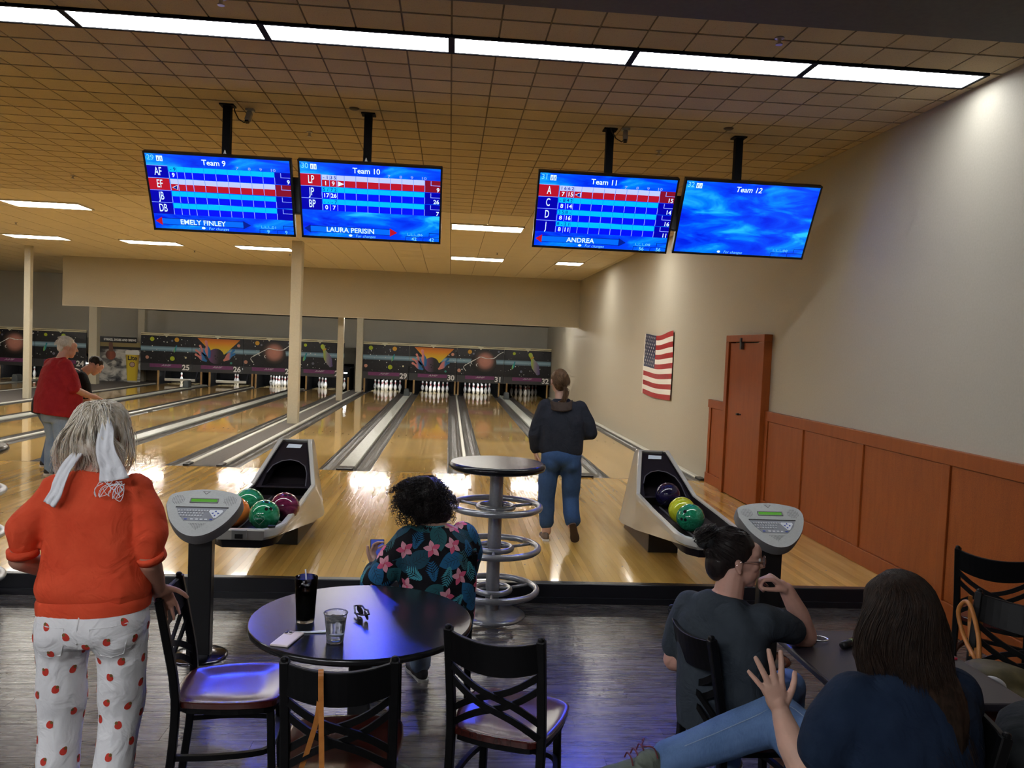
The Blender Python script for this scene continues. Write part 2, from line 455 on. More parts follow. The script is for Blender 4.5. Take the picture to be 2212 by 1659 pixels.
# walls --------------------------------------------------------------
struct('wall_right', box(XW, XW+.15, YB, YE+.1, -.3, ZC+.2), M['wall'])
struct('wall_back', box(XL, XW+.1, YE, YE+.15, -.3, ZC+.2), M['wall_far'])
struct('wall_left', box(XL-.15, XL, YB, YE+.1, -.3, ZC+.2), M['wall'])
struct('wall_front', box(XL, XW, YB-.15, YB, -.3, ZC+.2), M['wall'])
so = struct('wall_soffit', box(-10.65, XW, 12.0, 12.35, 2.41, ZC+.02), M['soffit'])
obj('underside_strip', box(-10.65, XW, 11.995, 12.02, 2.405, 2.42), M['white_trim'], so)
struct('ceiling_behind_soffit', box(-10.65, XW, 12.35, YE, 2.56, 2.62), mat('dark_grey_deck', (.10,.095,.085), .9))
# ceiling: near zone of scored tiles, far zone of pale tiles
GX = -.097; GY = -5.455; TS = .3048; YN0 = GY-3*TS; YN1 = GY+22*TS
ce = struct('ceiling', box(XL, XW, YN0, YE, ZC+.008, ZC+.06), M['tbar'])
near = []
lit_cells = set()
troffers = []
for k in range(-10, 3):
    troffers.append((GX+k*4*TS, GY-TS))
def in_troffer(i, j): return j == -1 and -40 <= i < 12
cells = []
for j in range(-3, 22):
    for i in range(-58, 13):
        x0 = GX+i*TS; y0 = GY+j*TS
        if in_troffer(i, j): continue
        if x0 >= XW-.02: continue
        cells.append((i, j, x0, y0))
cam = Vector((-.034,-11.09,1.77))
def visible(x, y):
    dx, dy = x-cam.x, y-cam.y
    # rough frustum test on the ceiling
    vx = math.cos(.0788)*dx-math.sin(.0788)*dy; vz = math.sin(.0788)*dx+math.cos(.0788)*dy
    up = (ZC-cam.z)
    px = vx/vz; py = up/vz+.0456
    return abs(px) < .72 and py+.0415*px < .50
vis = sorted([c for c in cells if visible(c[2]+.15, c[3]+.15)], key=lambda c: (c[2]-cam.x)**2+(c[3]-cam.y)**2)
ind = set((c[0],c[1]) for c in vis[:300])
GPX, GPY = .006, .012
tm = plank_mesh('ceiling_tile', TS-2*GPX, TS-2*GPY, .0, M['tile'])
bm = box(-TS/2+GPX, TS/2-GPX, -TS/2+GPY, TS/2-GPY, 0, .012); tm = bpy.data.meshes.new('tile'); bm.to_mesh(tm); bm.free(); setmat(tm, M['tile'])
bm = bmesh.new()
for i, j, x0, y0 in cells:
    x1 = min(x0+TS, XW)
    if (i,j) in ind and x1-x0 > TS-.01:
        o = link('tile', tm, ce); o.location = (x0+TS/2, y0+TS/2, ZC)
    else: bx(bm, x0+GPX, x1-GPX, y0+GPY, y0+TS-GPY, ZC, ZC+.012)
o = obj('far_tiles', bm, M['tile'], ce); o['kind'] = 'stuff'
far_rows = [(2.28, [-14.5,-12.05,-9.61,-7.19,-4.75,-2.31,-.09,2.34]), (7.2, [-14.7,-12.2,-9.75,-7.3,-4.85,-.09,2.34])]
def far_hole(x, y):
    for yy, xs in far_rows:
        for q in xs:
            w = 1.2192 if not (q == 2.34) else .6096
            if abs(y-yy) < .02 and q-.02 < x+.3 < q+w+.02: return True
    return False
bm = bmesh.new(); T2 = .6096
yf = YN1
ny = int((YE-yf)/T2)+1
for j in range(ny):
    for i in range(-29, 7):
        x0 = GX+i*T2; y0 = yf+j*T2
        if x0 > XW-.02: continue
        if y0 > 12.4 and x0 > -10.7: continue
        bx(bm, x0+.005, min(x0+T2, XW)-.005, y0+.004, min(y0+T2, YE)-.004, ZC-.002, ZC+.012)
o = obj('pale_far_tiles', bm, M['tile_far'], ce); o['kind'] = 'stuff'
# pale plaster band and the lower dark bulkhead over the concourse
struct('trim_2', box(XL, XW, YN0-.30, YN0, ZC-.012, ZC+.05), M['plaster'])
struct('ceiling_concourse', box(XL, XW, YB, YN0-.30, ZC-.16, ZC+.05), M['dark_paint'])
# troffers -----------------------------------------------------------
def troffer(x0, y0, w, d, m, label, group, z=ZC, name='ceiling_light'):
    t = thing(name, label, 'ceiling light', (x0+w/2, y0+d/2, z), group=group)
    bm = bmesh.new(); f = .022
    for a in ((-w/2,w/2,-d/2,-d/2+f),(-w/2,w/2,d/2-f,d/2),(-w/2,-w/2+f,-d/2+f,d/2-f),(w/2-f,w/2,-d/2+f,d/2-f)): bx(bm, a[0],a[1],a[2],a[3],-.014,.01)
    obj('frame', bm, M['black_matte'] if m is M['emit_near'] else M['white_trim'], t)
    bm = bmesh.new(); bx(bm, -w/2+f, w/2-f, -d/2+f, d/2-f, -.008, -.002); obj('diffuser', bm, m, t)
    return t
ordn = ['first','second','third','fourth','fifth','sixth','seventh','eighth','ninth','tenth','eleventh','twelfth','thirteenth']
nr = len(troffers)
for q, (tx, ty) in enumerate(troffers):
    k = nr-1-q
    troffer(tx, ty, 4*TS, TS, M['emit_near'], 'long bright ceiling light in the front row, %s counted from the right wall' % ordn[k], 'front row of ceiling lights')
names = {(0,-7.19):'at left above the TV for lane 29', (0,-.09):'beside the TV for lane 31'}
for r, (yy, xs) in enumerate(far_rows):
    for q, xx in enumerate(xs):
        w = 1.2192 if xx != 2.34 else .6096
        troffer(xx, yy+.003, w, .6036, M['emit_far'], 'flat white ceiling light over the lanes, %s row back, %s from the left' % (['nearer','farther'][r], ordn[q]), 'ceiling lights over the lanes', z=ZC-.012)
for q, xx in enumerate((-8.6,-6.0,-3.6,-1.5)):
    troffer(xx-.6, -12.6, 1.2192, .6096, M['emit_back'], 'warm ceiling light in the dark concourse ceiling, %s from the left' % ordn[q], 'concourse ceiling lights', z=ZC-.175)
# columns ------------------------------------------------------------
def column(x, y, w, h, label):
    t = thing('column', label, 'column', (x, y, 0), group='support columns')
    obj('shaft', box(-w/2, w/2, -w/2, w/2, 0, h), M['column'], t, bevel=.012)
column(-3.22, 5.95, .215, ZC, 'tall cream square column standing between lanes 28 and 29, nearest one')
column(-3.20, 12.8, .17, 2.56, 'cream column behind the tall one, between lanes 28 and 29')
column(-3.13, 17.2, .22, 2.56, 'cream column standing right of the mask over lane 28')
column(-10.42, 9.75, .15, ZC, 'thin cream column at the far left behind the man in red')
column(-11.6, 16.3, .26, 2.56, 'cream column left of the beer glass poster')
column(-10.97, 18.7, .24, 2.56, 'cream column right of the beer glass poster')
# wainscot and door on the right wall --------------------------------
wn = struct('trim_wainscot', box(XW-.03, XW, -9.2, -.05, ZF, 1.12), M['stain'])
def wb(name, y0, y1, z0, z1, dx, par=wn, bev=.004): return obj(name, box(XW-dx, XW, y0, y1, z0, z1), M['stain'], par, bevel=bev)
wb('top_rail', -9.2, -2.08, 1.05, 1.16, .05); wb('top_rail', -.80, -.05, 1.05, 1.16, .05)
wb('base_rail', -5.05, -2.08, 0, .14, .05); wb('base_rail', -.82, -.05, 0, .14, .05); wb('base_rail', -9.2, -5.05, ZF, .06, .05)
for y in (-.14, -2.13, -3.06, -4.27, -5.50, -6.72, -7.94):
    wb('stile', y-.045, y+.045, .14 if y > -5.1 else .06, 1.05, .05)
ys_ = [-.185, -.79, None, -2.175, -3.015, None, -3.105, -4.225, None, -4.315, -5.455, None, -5.545, -6.675, None, -6.765, -7.895, None, -7.985, -9.19]
for k in range(0, len(ys_), 3):
    y1_, y0_ = ys_[k], ys_[k+1]; zb_ = .14 if y1_ > -5.0 else .06
    obj('panel', box(XW-.036, XW-.03, y0_+.006, y1_-.006, zb_+.006, 1.044), M['stain'], wn, bevel=.003)
dr = struct('door_1', box(XW-.075, XW, -1.90, -.92, .012, 1.94), M['stain'])
def dfr(y0, y1, z0, z1): return obj('door_frame', box(XW-.10, XW, y0, y1, z0, z1), M['stain'], dr, bevel=.006)
dfr(-2.08, -1.915, 0, 1.955); dfr(-.905, -.80, 0, 1.955); dfr(-2.08, -.80, 1.955, 2.04)
bm = bmesh.new(); bx(bm, XW-.085, XW-.07, -1.40, -1.30, 1.05, 1.065); bx(bm, XW-.115, XW-.085, -1.37, -1.33, 1.045, 1.07); obj('door_handle', bm, M['black'], dr)
bm = bmesh.new(); bx(bm, XW-.118, XW-.10, -1.38, -1.34, 1.95, 2.0); bx(bm, XW-.112, XW-.075, -1.385, -1.335, 1.86, 1.955); obj('hasp', bm, mat('dark_steel', (.12,.12,.12), .4, metal=1), dr)
# ------------------------------------------------------------------ masking units over the pins
def grad_mat(name, stops, axis='X', rough=.45, scale=1.0, off=.5):
    m = mat(name, stops[0][1], rough); t = NT(m)
    c = t.n('ShaderNodeTexCoord'); s = t.n('ShaderNodeSeparateXYZ'); t.l(c.outputs['Generated'], s.inputs[0])
    t.col(t.ramp(s.outputs[axis], stops)); return m
M['space'] = noisy('black_space_print', (.004,.004,.006), (.012,.011,.016), .4, 12)
M['band'] = None
def band_mat():
    m = mat('blue_band_print', (.1,.2,.3), .45); t = NT(m)
    c = t.n('ShaderNodeTexCoord'); s = t.n('ShaderNodeSeparateXYZ'); t.l(c.outputs['Generated'], s.inputs[0])
    st = t.noise(t.wpos((1,1,30)), 3, 3)
    base = t.ramp(s.outputs['Z'], [(0,(.02,.035,.05)),(.2,(.11,.22,.31)),(.5,(.30,.48,.60)),(.8,(.14,.27,.38)),(1,(.02,.035,.05))])
    t.col(t.mix(t.math('MULTIPLY', st, .4), base, (.33,.45,.48))); return m
M['band'] = band_mat()
M['fascia'] = mat('dark_grey_fascia', (.045,.045,.048), .4)
M['purple'] = noisy('purple_strip', (.16,.035,.13), (.19,.045,.155), .4, 15)
M['cream'] = mat('cream_trim', (.70,.63,.40), .45)
M['num'] = mat('white_lettering', (.85,.85,.83), .45)
M['amf'] = mat('pale_violet_lettering', (.50,.42,.50), .45)
M['star'] = mat('white_star_print', (.75,.75,.72), .5)
M['lime'] = mat('lime_planet', (.45,.55,.02), .5); M['amber'] = mat('amber_planet', (.70,.36,.03), .5)
M['salmon'] = mat('salmon_planet', (.62,.29,.20), .5); M['slate'] = mat('slate_planet', (.16,.16,.22), .5); M['teal'] = mat('teal_planet', (.05,.28,.24), .5)
M['flare'] = grad_mat('sunburst_print', [(0,(.72,.62,.04)),(.35,(.80,.50,.015)),(.75,(.80,.26,.006)),(1,(.55,.12,.006))], 'Z')
M['pinart'] = grad_mat('blue_pink_pin_print', [(0,(.80,.28,.22)),(.45,(.70,.24,.24)),(.62,(.03,.20,.50)),(1,(.01,.14,.42))], 'X')
M['pinart2'] = grad_mat('lime_violet_pin_print', [(0,(.55,.72,.02)),(.3,(.45,.55,.10)),(.55,(.30,.27,.30)),(1,(.10,.06,.25))], 'X')
M['pinart3'] = grad_mat('teal_lime_pin_print', [(0,(.35,.60,.06)),(.5,(.02,.36,.36)),(1,(.01,.16,.30))], 'X')
M['ballart'] = grad_mat('violet_ball_print', [(0,(.24,.08,.26)),(.35,(.10,.05,.10)),(.7,(.015,.012,.014)),(1,(.01,.01,.01))], 'X')
def planet_art():
    m = mat('salmon_world_print', (.3,.1,.1), .5); t = NT(m)
    c = t.n('ShaderNodeTexCoord'); mp = t.n('ShaderNodeMapping'); mp.inputs['Location'].default_value = (-.56,-.5,-.58)
    t.l(c.outputs['Generated'], mp.inputs[0]); ln = t.n('ShaderNodeVectorMath', operation='LENGTH')
    s = t.n('ShaderNodeVectorMath', operation='MULTIPLY'); s.inputs[1].default_value = (1,0,1); t.l(mp.outputs[0], s.inputs[0]); t.l(s.outputs[0], ln.inputs[0])
    t.col(t.ramp(ln.outputs['Value'], [(0,(.62,.27,.20)),(.2,(.52,.22,.17)),(.36,(.06,.035,.03)),(.46,(.006,.006,.007))])); return m
M['world'] = planet_art()
def pin_outline(cx, cy, h, ang):
    pr = [(0.0,.058),(.02,.066),(.10,.088),(.25,.135),(.38,.155),(.50,.135),(.60,.095),(.68,.068),(.74,.061),(.80,.068),(.87,.085),(.93,.083),(.975,.058),(1.0,.0)]
    R = [(w*h, (z-.4)*h) for z, w in pr]; pts = R+[(-a, b) for a, b in R[::-1][1:]]
    c, s = math.cos(ang), math.sin(ang)
    return [(cx+a*c-b*s, cy+a*s+b*c) for a, b in pts]
YM = 17.9
def mask(n, x0, x1, kind):
    w = x1-x0
    t = thing('masking_unit', 'black space-themed masking panel over the pins numbered %s' % NUM[n], 'masking unit', (x0, YM, 0), group='masking units over the lanes')
    FX = Matrix.Rotation(PI/2, 4, 'X')
    pn = obj('panel', box(.006, w-.006, 0, .05, .70, 1.665), M['space'], t)
    def pr(name, pts, m, lay=1, par=None):
        par = par or pn; bm = bmesh.new(); poly(bm, pts, .0005+.0012*lay-.001, .0005+.0012*lay, FX); return obj(name, bm, m, par)
    pr('blue_band', [(.006,1.12),(w-.006,1.12),(w-.006,1.30),(.006,1.30)], M['band'], 1)
    fs = obj('fascia', box(.004, w-.004, -.02, .05, .44, .70), M['fascia'], t, bevel=.008)
    obj('purple_strip', box(.32, w-.33, -.028, -.018, .565, .69), M['purple'], fs)
    bm = bmesh.new(); add_text(bm, 'AMF', w*.50, .635, .0295, .085, bold=.002, shear=.3, sx=1.9, M=FX); obj('logo', bm, M['amf'], fs)
    bm = bmesh.new(); add_text(bm, str(n), w-.19, .575, .0225, .26, bold=.008, M=FX); obj('lane_number', bm, M['num'], fs)
    bm = bmesh.new()
    bx(bm, .004, w-.004, -.012, .05, 1.665, 1.70); bx(bm, .004, w-.004, -.012, .05, 1.715, 1.75); tt = obj('top_trim', bm, M['cream'], t)
    bm = bmesh.new(); bx(bm, .004, w-.004, 0, .04, 1.70, 1.715); obj('trim_groove', bm, M['black'], tt)
    bm = bmesh.new(); poly(bm, [(w*.5-.13,1.745),(w*.5+.13,1.745),(w*.5,1.615)], .012, .022, FX); obj('trim_arrow', bm, mat('cream_arrow', (.66,.62,.45), .5), tt)
    rng = random.Random(n)
    bm = bmesh.new()
    for k in range(34):
        a, b = rng.uniform(.04, w-.04), rng.uniform(.73, 1.63)
        poly(bm, disc2(a, b, rng.choice((.005,.007,.009,.014,.02)), 8), .0022, .0027, FX)
    o = obj('stars', bm, M['star'], pn); o['kind'] = 'stuff'
    def disc(name, a, b, r, m, lay=3): return pr(name, disc2(a*w, b, r, 20), m, lay)
    if kind == 0:
        disc('planet', .22, 1.54, .075, M['lime']); disc('planet', .70, 1.54, .078, M['amber']); disc('planet', .61, 1.50, .035, M['slate'])
        disc('planet', .13, .90, .06, M['salmon']); disc('planet', .62, .88, .08, M['lime']); disc('planet', .88, .93, .034, M['cream'])
        pr('printed_pin', pin_outline(.67*w, 1.20, .26, -.35), M['pinart3'], 3)
    elif kind == 1:
        pr('sunburst', [(.10*w,1.635),(.94*w,1.62),(.64*w,1.10),(.42*w,1.08)], M['flare'], 2)
        pr('printed_pin', pin_outline(.19*w, 1.08, .44, 1.0), M['pinart'], 3); pr('printed_pin', pin_outline(.22*w, 1.16, .46, .50), M['pinart'], 3)
        pr('printed_pin', pin_outline(.20*w, .93, .48, 1.05), M['pinart'], 4)
        pr('printed_pin', pin_outline(.72*w, 1.06, .50, -.72), M['pinart'], 3); pr('printed_pin', pin_outline(.71*w, .98, .48, -.98), M['pinart'], 4)
        bl = disc('printed_ball', .47, 1.02, .27, M['ballart'], 5)
        for a, b in ((.455,1.03),(.47,.93),(.50,.99)): pr('ball_hole', disc2(a*w, b, .025, 12), M['black'], 6, bl.parent)
        pr('printed_pin', pin_outline(.31*w, 1.20, .62, .22), M['pinart'], 6)
        disc('planet', .91, 1.42, .055, M['salmon']); disc('planet', .77, .80, .04, M['teal'])
    elif kind == 2:
        disc('planet_disc', .57, 1.16, .46, M['world'], 2)
        disc('planet', .27, 1.54, .075, M['amber']); disc('planet', .35, 1.48, .035, M['slate']); disc('planet', .055, .86, .065, M['salmon'])
        disc('planet', .88, 1.58, .035, M['slate'])
        bm = bmesh.new()
        P = crv([(.20*w,.85),(.15*w,1.0),(.25*w,1.13),(.42*w,1.30),(.50*w,1.37),(.62*w,1.33),(.78*w,1.34),(.88*w,1.48),(.98*w,1.58)], 40)
        for k in range(len(P)-1):
            a = Vector((P[k][0], P[k][1])); b = Vector((P[k+1][0], P[k+1][1])); d = (b-a).normalized(); s = Vector((-d.y, d.x))*(.008+.010*rng.random())
            poly(bm, [tuple(a-s), tuple(b-s), tuple(b+s), tuple(a+s)], .0045, .0052, FX)
        obj('comet_trail', bm, M['star'], pn)
        for a, b in ((.33,1.15),(.44,1.08)):
            o = [(a*w+.055*math.cos(q), b+.055*math.sin(q)) for q in np.linspace(1.6, 4.6, 10)]; i = [(a*w+.018+.048*math.cos(q), b+.048*math.sin(q)) for q in np.linspace(4.6, 1.6, 10)]
            pr('crescent_moon', o+i, M['star'], 4)
    else:
        disc('planet', .21, 1.54, .055, M['lime']); disc('planet', .37, .90, .045, M['slate'])
        pr('printed_pin', pin_outline(.20*w, 1.09, .30, -.35), M['pinart3'], 3)
        pr('printed_pin', pin_outline(.66*w, 1.12, .86, .42), M['pinart2'], 3)
        bm = bmesh.new(); poly(bm, [(.565*w,1.36),(.635*w,1.42),(.625*w,1.46),(.555*w,1.40)], .0045, .0052, FX); obj('pin_stripe', bm, M['amber'], pn)
for n, a, b, k in ((23,-15.9,-14.25,2),(24,-14.25,-12.54,3),(25,-10.72,-8.985,0),(26,-8.985,-7.24,1),(27,-7.24,-5.46,2),(28,-5.46,-3.733,3),(29,-3.20,-1.45,0),(30,-1.45,.24,1),(31,.24,1.935,2),(32,1.935,3.64,3)):
    mask(n, a, b, k)
# ------------------------------------------------------------------ pits, pin lights and pins
M['kick'] = noisy('worn_kickback_wood', (.30,.17,.06), (.42,.26,.11), .5, 12, (1,1,.4))
M['pin'] = mat('white_pin_plastic', (.80,.80,.80), .22, coat=.3); M['pinred'] = mat('red_pin_stripe', (.45,.02,.03), .3)
for n, (a, b) in lanes.items():
    t = thing('pinsetter_pit', 'dark pinsetter pit behind the pins of lane %s' % NUM[n], 'pinsetter', ((a+b)/2, 17.95, 0), group='pinsetter pits')
    h = LW/2+GUT
    for s in (-1, 1):
        obj('kickback', box(s*h-.022*(s>0)-.0, s*h+.022*(s<0), 0, 1.35, -.08, .75), M['black_matte'], t)
        obj('kickback_post', box(s*h-(.06 if s > 0 else -.002), s*h+(.06 if s < 0 else -.002), -.10, -.04, -.03, .46), M['kick'], t, bevel=.008)
    obj('pin_deck', box(-LW/2, LW/2, -.19, 1.26, -.05, 0), M['deck'], t)
    obj('curtain', box(-h, h, 1.28, 1.30, -.08, .9), M['black_matte'], t)
    obj('pit_roof', box(-h, h, .08, 1.35, .80, .82), M['black_matte'], t)
    if n != 32:
        bm = bmesh.new(); tube(bm, [(-h+.1,.14,.60),(h-.1,.14,.60)], .016, 8); obj('light_tube', bm, M['emit_pin'], t)
    if n in (25, 26):
        bm = bmesh.new(); bx(bm, -.52, .52, -.06, -.02, .10, .19); obj('sweep_bar', bm, mat('pale_sweep_bar', (.55,.55,.52), .4), t, bevel=.01)
        for s in (-1, 1):
            bm = bmesh.new(); bar(bm, (s*.53,-.04,.14), (s*.56,.1,.5), .035)
            obj('sweep_arm', bm, M['rubber'], t)
prof = [(.0,0),(.0257,0),(.0285,.006),(.0357,.019),(.0462,.057),(.0575,.092),(.0605,.114),(.0575,.145),(.0470,.178),(.0345,.214),(.0252,.239),(.0228,.258),(.0232,.272),(.0250,.295),(.0300,.320),(.0324,.340),(.0300,.362),(.020,.376),(0,.381)]
mis = [0]*18; mis[10] = 1; mis[12] = 1
bm = bmesh.new(); lathe(bm, prof, 16, mis=mis); bmesh.ops.recalc_face_normals(bm, faces=bm.faces[:])
pinme = bpy.data.meshes.new('bowling_pin'); bm.to_mesh(pinme); bm.free(); setmat(pinme, [M['pin'], M['pinred']]); pinme.polygons.foreach_set('use_smooth', [True]*len(pinme.polygons))
spots = []
for r in range(4):
    for k in range(r+1): spots.append(((k-r/2)*.3048, 18.288+r*.264, r, k))
where = {0:['head pin'], 1:['left pin of the second row','right pin of the second row'], 2:['left pin of the third row','middle pin of the third row','right pin of the third row'], 3:['far left pin of the back row','second pin of the back row','third pin of the back row','far right pin of the back row']}
standing = {29:range(10), 30:range(10), 31:range(10), 32:range(10), 27:range(10), 28:(3,6,1,9), 25:(1,), 26:(4,7), 23:(3,6,7)}
for n, ids in standing.items():
    xc = sum(lanes[n])/2
    for i in ids:
        dx, y, r, k = spots[i]
        o = link('bowling_pin', pinme); o.location = (xc+dx, y, 0); o.rotation_euler = (0,0,random.uniform(0,6))
        tag(o, 'white bowling pin on lane %s, %s' % (NUM[n], where[r][k]), 'bowling pin', 'pins standing on lane %d' % n)
# ------------------------------------------------------------------ beer poster between lanes 24 and 25
po = thing('beer_poster', 'wall poster of a beer glass and bowler between lanes 24 and 25', 'poster', (-11.48, 17.9, 0))
FX = Matrix.Rotation(PI/2, 4, 'X')
def bokeh():
    m = mat('grey_lane_photo_print', (.4,.4,.38), .5); t = NT(m); n = t.noise(t.wpos((1,1,1.4)), 3.2, 3, .5, .5)
    t.col(t.ramp(n, [(.30,(.02,.02,.025)),(.45,(.14,.14,.14)),(.55,(.45,.44,.41)),(.75,(.66,.65,.60))])); return m
obj('poster_board', box(-.78, .76, 0, .03, .02, 1.15), bokeh(), po)
obj('poster_bar', box(-.78, .76, -.02, .03, 1.13, 1.22), M['black'], po)
obj('poster_header', box(-.78, .62, -.02, .03, 1.36, 1.56), M['black'], po)
obj('poster_back', box(-.78, .74, .0, .025, 1.20, 1.38), mat('brown_photo_print', (.26,.20,.08), .6), po)
obj('poster_edge', box(-.80, -.60, -.015, .03, 1.18, 1.46), M['black'], po)
bm = bmesh.new(); add_text(bm, 'STRIKES, SHOES AND BREWS', .07, 1.455, .0215, .105, bold=.003, sx=.80, M=FX); obj('slogan', bm, M['num'], po)
bm = bmesh.new(); poly(bm, [(.26,.98),(.72,.98),(.66,.04),(.33,.04)], .001, .012, FX)
obj('beer_glass', bm, grad_mat('golden_beer_print', [(0,(.30,.18,.02)),(.2,(.66,.50,.03)),(.7,(.60,.42,.02)),(1,(.22,.13,.02))], 'X'), po)
bm = bmesh.new(); poly(bm, [(.255,1.07),(.30,1.11),(.68,1.11),(.725,1.07),(.72,.96),(.26,.96)], .002, .016, FX); obj('foam', bm, mat('white_foam_print', (.72,.72,.68), .6), po)
bm = bmesh.new(); poly(bm, [(.33,.06),(.66,.06),(.65,-.02),(.35,-.02)], .002, .016, FX); obj('glass_foot', bm, mat('grey_glass_print', (.42,.40,.36), .4), po)
bm = bmesh.new(); add_text(bm, 'Lite', .49, .84, .0135, .21, bold=.006, M=FX); obj('brand_lettering', bm, M['black'], po)
bm = bmesh.new(); poly(bm, disc2(.49, .62, .095, 18), .0125, .0135, FX); poly(bm, disc2(.49, .62, .075, 18), .0135, .0145, FX, mi=1); obj('round_seal', bm, [mat('seal_rim', (.12,.04,.03), .5), mat('seal_face', (.45,.30,.24), .5)], po)
bm = bmesh.new(); poly(bm, disc2(-.24, .93, .17, 22), .002, .006, FX); obj('photo_ball', bm, grad_mat('rust_ball_print', [(0,(.05,.02,.02)),(.5,(.30,.08,.04)),(1,(.20,.05,.03))], 'X'), po)
bm = bmesh.new(); poly(bm, [(-.30,1.04),(-.14,1.05),(-.18,1.36),(-.30,1.37)], .022, .024, FX); obj('photo_arm', bm, mat('brown_arm_print', (.15,.07,.045), .6), po)
# ------------------------------------------------------------------ flag on the right wall
fg = thing('flag', 'American flag pinned flat on the beige right wall', 'flag', (XW-.02, 2.93, 1.56))
# along the wall: u = 0 at the canton (far) end Y = 3.90, u = 1 at the near end Y = 1.96
fred = noisy('red_flag_nylon', (.30,.010,.016), (.36,.018,.022), .5, 25); fwht = mat('white_flag_nylon', (.72,.70,.64), .5); fblu = noisy('navy_flag_nylon', (.012,.018,.06), (.02,.028,.085), .45, 25)
def fpt(u, v, d=0):
    y = lerp(3.84, 1.98, u)+.08*(v-.0)*(1-u)
    top = 2.12+.02*math.cos(u*PI*2)+.03*(u-.5); bot = 1.01-.01*u-.025*math.sin(u*PI)
    sag = .012*math.sin(u*9+v*4)
    return Vector((-sag*.6-.006-d, y-2.93, lerp(top, bot, v)-1.56-.02*math.sin(u*PI)*(1-v)))
def fpatch(u0, u1, v0, v1, m, name, d=0, nu=24):
    bm = bmesh.new(); A = []
    for i in range(nu+1):
        u = lerp(u0, u1, i/nu); A.append((bm.verts.new(fpt(u, v0, d)), bm.verts.new(fpt(u, (v0+v1)/2, d)), bm.verts.new(fpt(u, v1, d))))
    for i in range(nu):
        for q in (0, 1): bm.faces.new((A[i][q], A[i][q+1], A[i+1][q+1], A[i+1][q]))
    o = obj(name, bm, m, fg); s = o.modifiers.new('s', 'SOLIDIFY'); s.thickness = .002; return o
for k in range(13): fpatch(.40 if k < 7 else 0, 1, k/13, (k+1)/13, fred if k % 2 == 0 else fwht, 'stripe')
fpatch(0, .40, 0, 7/13, fblu, 'canton'); fpatch(-.025, 0, 0, 1, fwht, 'header_band', nu=3)
bm = bmesh.new()
for r in range(9):
    for c in range(6 if r % 2 == 0 else 5):
        u = .40*((c+.5)/6 if r % 2 == 0 else (c+1)/6); v = (r+.75)/9.6*7/13
        p = fpt(u, v, .004); P5 = []
        for q in range(10):
            rr = .030 if q % 2 == 0 else .0125; an = PI/2+q*PI/5; P5.append(p+Vector((0, rr*math.cos(an), rr*math.sin(an))))
        bm.faces.new([bm.verts.new(x) for x in P5])
obj('flag_stars', bm, fwht, fg)
# ------------------------------------------------------------------ score monitors
def sky_screen():
    m = mat('blue_sky_screen', (0,0,0), .25, spec=.4); t = NT(m); v = t.coord('Object', (1.1,3.4,1), (0,0,.42))
    n = t.noise(v, 2.0, 6, .55, .6)
    c = t.ramp(n, [(.34,(0,.012,.70)),(.48,(0,.06,.9)),(.57,(.0,.20,1.1)),(.68,(.02,.50,1.25))])
    t.l(c, t.b.inputs['Emission Color']); t.b.inputs['Emission Strength'].default_value = SCREEN; return m
M['sky'] = sky_screen()
def em(n, c): return emis(n, c, SCREEN)
U = dict(navy=em('screen_navy', (0,.0,.38)), blue=em('screen_blue', (0,.004,.85)), cyan=em('screen_cyan', (.0,.46,1.15)), lav=em('screen_lavender', (.45,.53,1.1)),
         red=em('screen_red', (.42,.006,.02)), dred=em('screen_dark_red', (.20,.004,.02)), white=em('screen_white', (.68,.88,1.2)), lt=em('screen_text', (.16,.62,1.1)), line=em('screen_line', (.24,.33,1.1)),
         panel=em('screen_panel', (.0,.13,1.0)), ink=em('screen_ink', (.0,.01,.25)), inkc=em('screen_dim_text', (0,.13,.9)))
UK = list(U)
